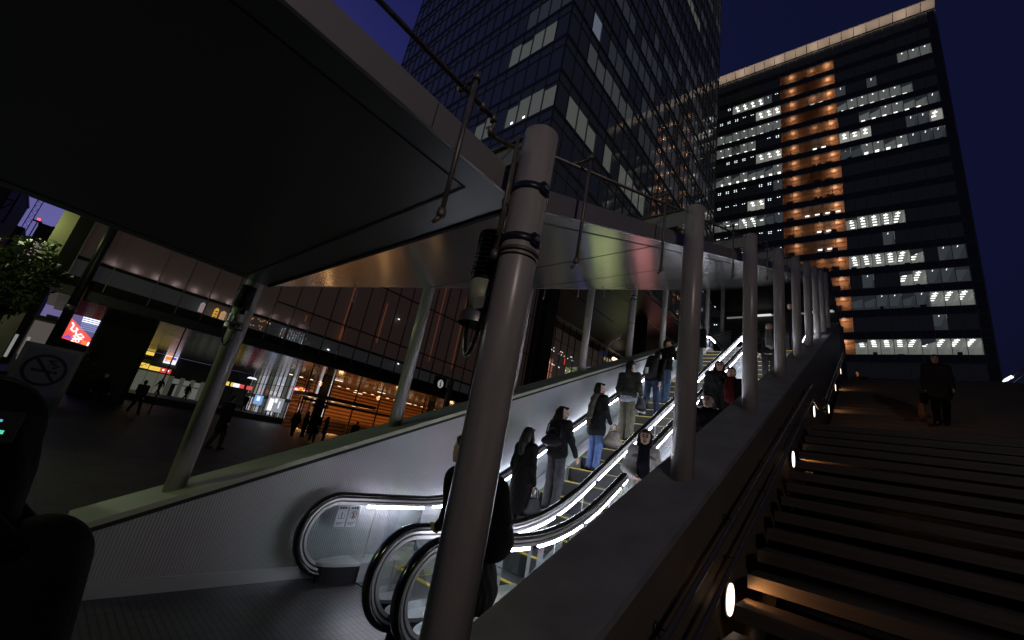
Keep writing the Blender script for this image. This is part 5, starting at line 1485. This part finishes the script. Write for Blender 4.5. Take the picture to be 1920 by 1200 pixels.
#  down escalator
DX = -2.42
def dn(y, x=DX): return (x, y, escz(y))
person('woman in white jacket with short cape and dark scarf on the down escalator', (-2.36, ey(si(5.7)), escz(ey(si(5.7)))), R(203), 1.62, coat=(.45, .45, .44), coatlen=.80, pants=(.45, .45, .45), hair='bob', scarf=((.012, .012, .02), 'front'), capelet=(.20, .21, .20), res=.009, nod=.3, build=.9, arms={-1: ((-.235, -.02, 1.11), (-.26, .02, .86)), 1: ((.235, .0, 1.12), (.10, .19, 1.03))})
person('woman with long dark hair in a dark furry coat on the down escalator', (-2.3, ey(si(8.75)), escz(ey(si(8.75)))), R(200), 1.62, coat=(.02, .022, .024), coatlen=.55, hair='long', build=1.18, res=.012, nod=.3)
bag('handbag', 'black bag in front of the long-haired woman on the down escalator', (-2.5, ey(si(8.75)) - .22, escz(ey(si(8.75))) + .62), R(150), .30, .12, .2, (.015, .015, .02), .1)
person('man in a black coat on the down escalator, head just above the parapet', (-1.92, ey(si(6.75)), escz(ey(si(6.75)))), R(190), 1.70, coat=BLK, coatlen=.6, woman=False, res=.011, turn=R(-15))
person('person in black with a red scarf, partly behind the third column on the down escalator', (-1.98, ey(si(8.5)), escz(ey(si(8.5)))), R(175), 1.62, coat=BLK, coatlen=.5, scarf=((.05, .006, .005), 'front'), res=.014)
person('man in a dark suit and pale shirt high on the down escalator', (-1.95, ey(si(12.1)), escz(ey(si(12.1)))), R(185), 1.72, coat=(.012, .012, .014), coatlen=.8, woman=False, shirt=(.2, .2, .2), scarf=((.12, .12, .12), 'front'), res=.016)
person('man in black stepping on at the very top of the down escalator', (-1.92, 15.5, UP + .01), R(182), 1.74, coat=BLK, coatlen=.6, woman=False, res=.018)
# stairs
person('woman in a grey buttoned coat walking down the dark stairs with bags', (1.13, 12.95, 3.7759 + .0), R(183), 1.64, coat=(.022, .021, .020), coatlen=.62, pants=BLK, hair='bob', res=.014, stride=.14, skirtflare=.02, build=1.08)
bag('shopping_bag', 'brown paper bag carried by the woman on the stairs', (.82, 12.85, 3.95), R(90), .30, .14, .32, (.22, .12, .05), .12)
bag('handbag', 'black bag under the arm of the woman on the stairs', (.86, 12.9, 4.28), R(90), .34, .14, .24, BLK, .10)
person('dark head and shoulders of a person beyond the top of the stairs', (-.35, 20.6, UP - .95), R(180), 1.70, coat=BLK, woman=False, res=.02)
# plaza walkers
G2 = 'people walking on the plaza'
W_ = dict(res=.02, group=G2)
person('man striding across the dark plaza left of the first left column', (-28.5, 4.02, 0), R(60), 1.72, coat=(.03, .03, .032), woman=False, stride=.32, coatlen=.8, **W_)
person('dark walker far left on the plaza beside the dark column', (-26.5, 2.3, 0), R(-70), 1.72, coat=(.012, .012, .012), woman=False, stride=.3, coatlen=.7, **W_)
person('tiny far walker in front of the first pale hoarding panels', (-56, 9.1, .55), R(120), 1.7, woman=False, stride=.36, coatlen=.8, **W_)
person('far walker with a bag in front of the striped hoarding', (-54, 11.1, .55), R(-60), 1.68, stride=.32, coatlen=.6, **W_)
person('far walker seen just right of the first left column', (-46.5, 14.4, .55), R(-120), 1.68, stride=.34, coatlen=.7, **W_)
person('dark figure half hidden behind the first left column', (-16.3, 4.62, 0), R(20), 1.72, woman=False, stride=.1, coatlen=.5, **W_)
person('long-haired person with a bag, leftmost of the group before the entrance', (-27.8, 11.75, 0), R(80), 1.66, hair='long', stride=.28, coatlen=.6, **W_)
person('dark figure second from the left in the group before the entrance', (-29.4, 13.1, 0), R(10), 1.68, coatlen=.5, **W_)
person('tall dark figure in the middle of the group before the entrance', (-25.2, 11.85, 0), R(60), 1.74, woman=False, stride=.2, coatlen=.5, **W_)
person('figure in a dark coat with a pale bag, right of the group before the entrance', (-24.6, 12.2, 0), R(-30), 1.6, hair='long', coat=(.03, .03, .03), coatlen=.6, **W_)
person('dark figure bending near the mall doors', (-24.5, 14.0, 0), R(40), 1.64, bend=.3, coatlen=.6, **W_)
person('head of a person beyond the wall, left of the second left column', (-23.5, 15.6, 0), R(70), 1.72, woman=False, **W_)
person('head of another person beyond the wall, near the orange doors', (-23.5, 16.3, 0), R(-20), 1.66, **W_)
# foreground passer-by at the left edge
person('large dark passer-by looming at the left edge, carrying a shoulder bag', (-1.20, -.05, 0), R(178), 1.60, coat=(.004, .004, .004), coatlen=.5, pants=(.004, .004, .004), woman=False, hair='short', build=1.3, scarf=((.004, .004, .004), 'shawl'), veil=True, res=.011, group=None, arms={-1: ((-.30, .10, 1.17), (-.155, .0, 1.44))})
t = thing('rucksack', 'black rucksack on the back of the passer-by at the left edge', 'rucksack', (-1.19, .145, .94), None, R(176))
q = SDF(.05); q.flat((0, 0, .05), (0, .02, .36), .10, .08, 1.5); sdf_obj('pack', q, .014, cloth((.004, .004, .004)), t)
g = MB(); g.tube([(-.09, .05, .40), (-.10, .15, .50), (-.1, .27, .42)], .02, cloth(BLK), 6); g.build('shoulder_strap', t); g = MB(); g.tube([(.09, .05, .40), (.10, .15, .50), (.1, .27, .42)], .02, cloth(BLK), 6); g.build('shoulder_strap', t)
t = thing('mobile_phone', 'mobile phone with small cyan and green lights, held by the passer-by at the left edge', 'phone', (-1.045, .006, 1.545), None, R(84)); t.scale = (.72, .72, .72)
g = MB(); g.box((-.035, -.004, -.035), (.020, .004, .03), M['black']); g.build('case', t)
g = MB(); g.box((-.026, -.0055, .007), (-.008, -.0042, .012), S('phone_cyan', (.1, .45, .6), .8)); g.build('cyan_light', t)
g = MB(); g.box((-.018, -.0055, -.018), (.002, -.0042, -.010), S('phone_green', (.05, .65, .45), .9)); g.build('green_light', t)
# ================================================================== STEP LIGHTS AND ASSUMED UNSEEN LAMPS
# assumed street lamps, added out of view behind and beside the camera; they give the warm wash on columns and canopy
def assumed_street_lamp(label, loc, h, col, e, size=.25, tilt=0):
    t = thing('assumed_street_lamp', label, 'assumed street lamp', loc, 'unseen lamps assumed behind the camera')
    g = MB(); g.tube([(0, 0, 0), (0, 0, h)], [.09, .05], M['dark'], 12); g.build('pole', t)
    g = MB(); g.tube([(0, 0, h), (0, 0, h + .12), (0, 0, h + .18)], [.28, .30, .1], M['dark'], 16); g.build('lamp_shade', t)
    l = light('POINT', (loc[0], loc[1], loc[2] + h - .35), e, col, size)
    return t
assumed_street_lamp('assumed unseen street lamp with pinkish light, off to the right behind the stairs', (6.5, -4.0, 0), 7.0, (1.0, .85, .78), 620)
assumed_street_lamp('assumed unseen street lamp with yellow-green light, behind at the left', (-8.0, -5.0, 0), 4.8, (.76, 1.0, .26), 300)
for i, (y, z) in enumerate(lp):
    light('SPOT', (-.80, y, z), (34, 36, 26, 6, 5, 4)[i], (1.0, .44, .15), .06, Vector((.8, .5, -.22)).to_track_quat('-Z', 'Y').to_euler(), spot_size=R(140), spot_blend=.7)
light('POINT', (-15.5, -1.6, 5.0), 120, (.95, 1, .62), .15)  # assumed lamp without a fitting, added to light the tree top
light('POINT', (-29.2, -2.6, 8.2), 60, (.9, 1, .45), .3)  # assumed lamp without a fitting, added for lime light on the corner pier
print('objects', len(bpy.data.objects))
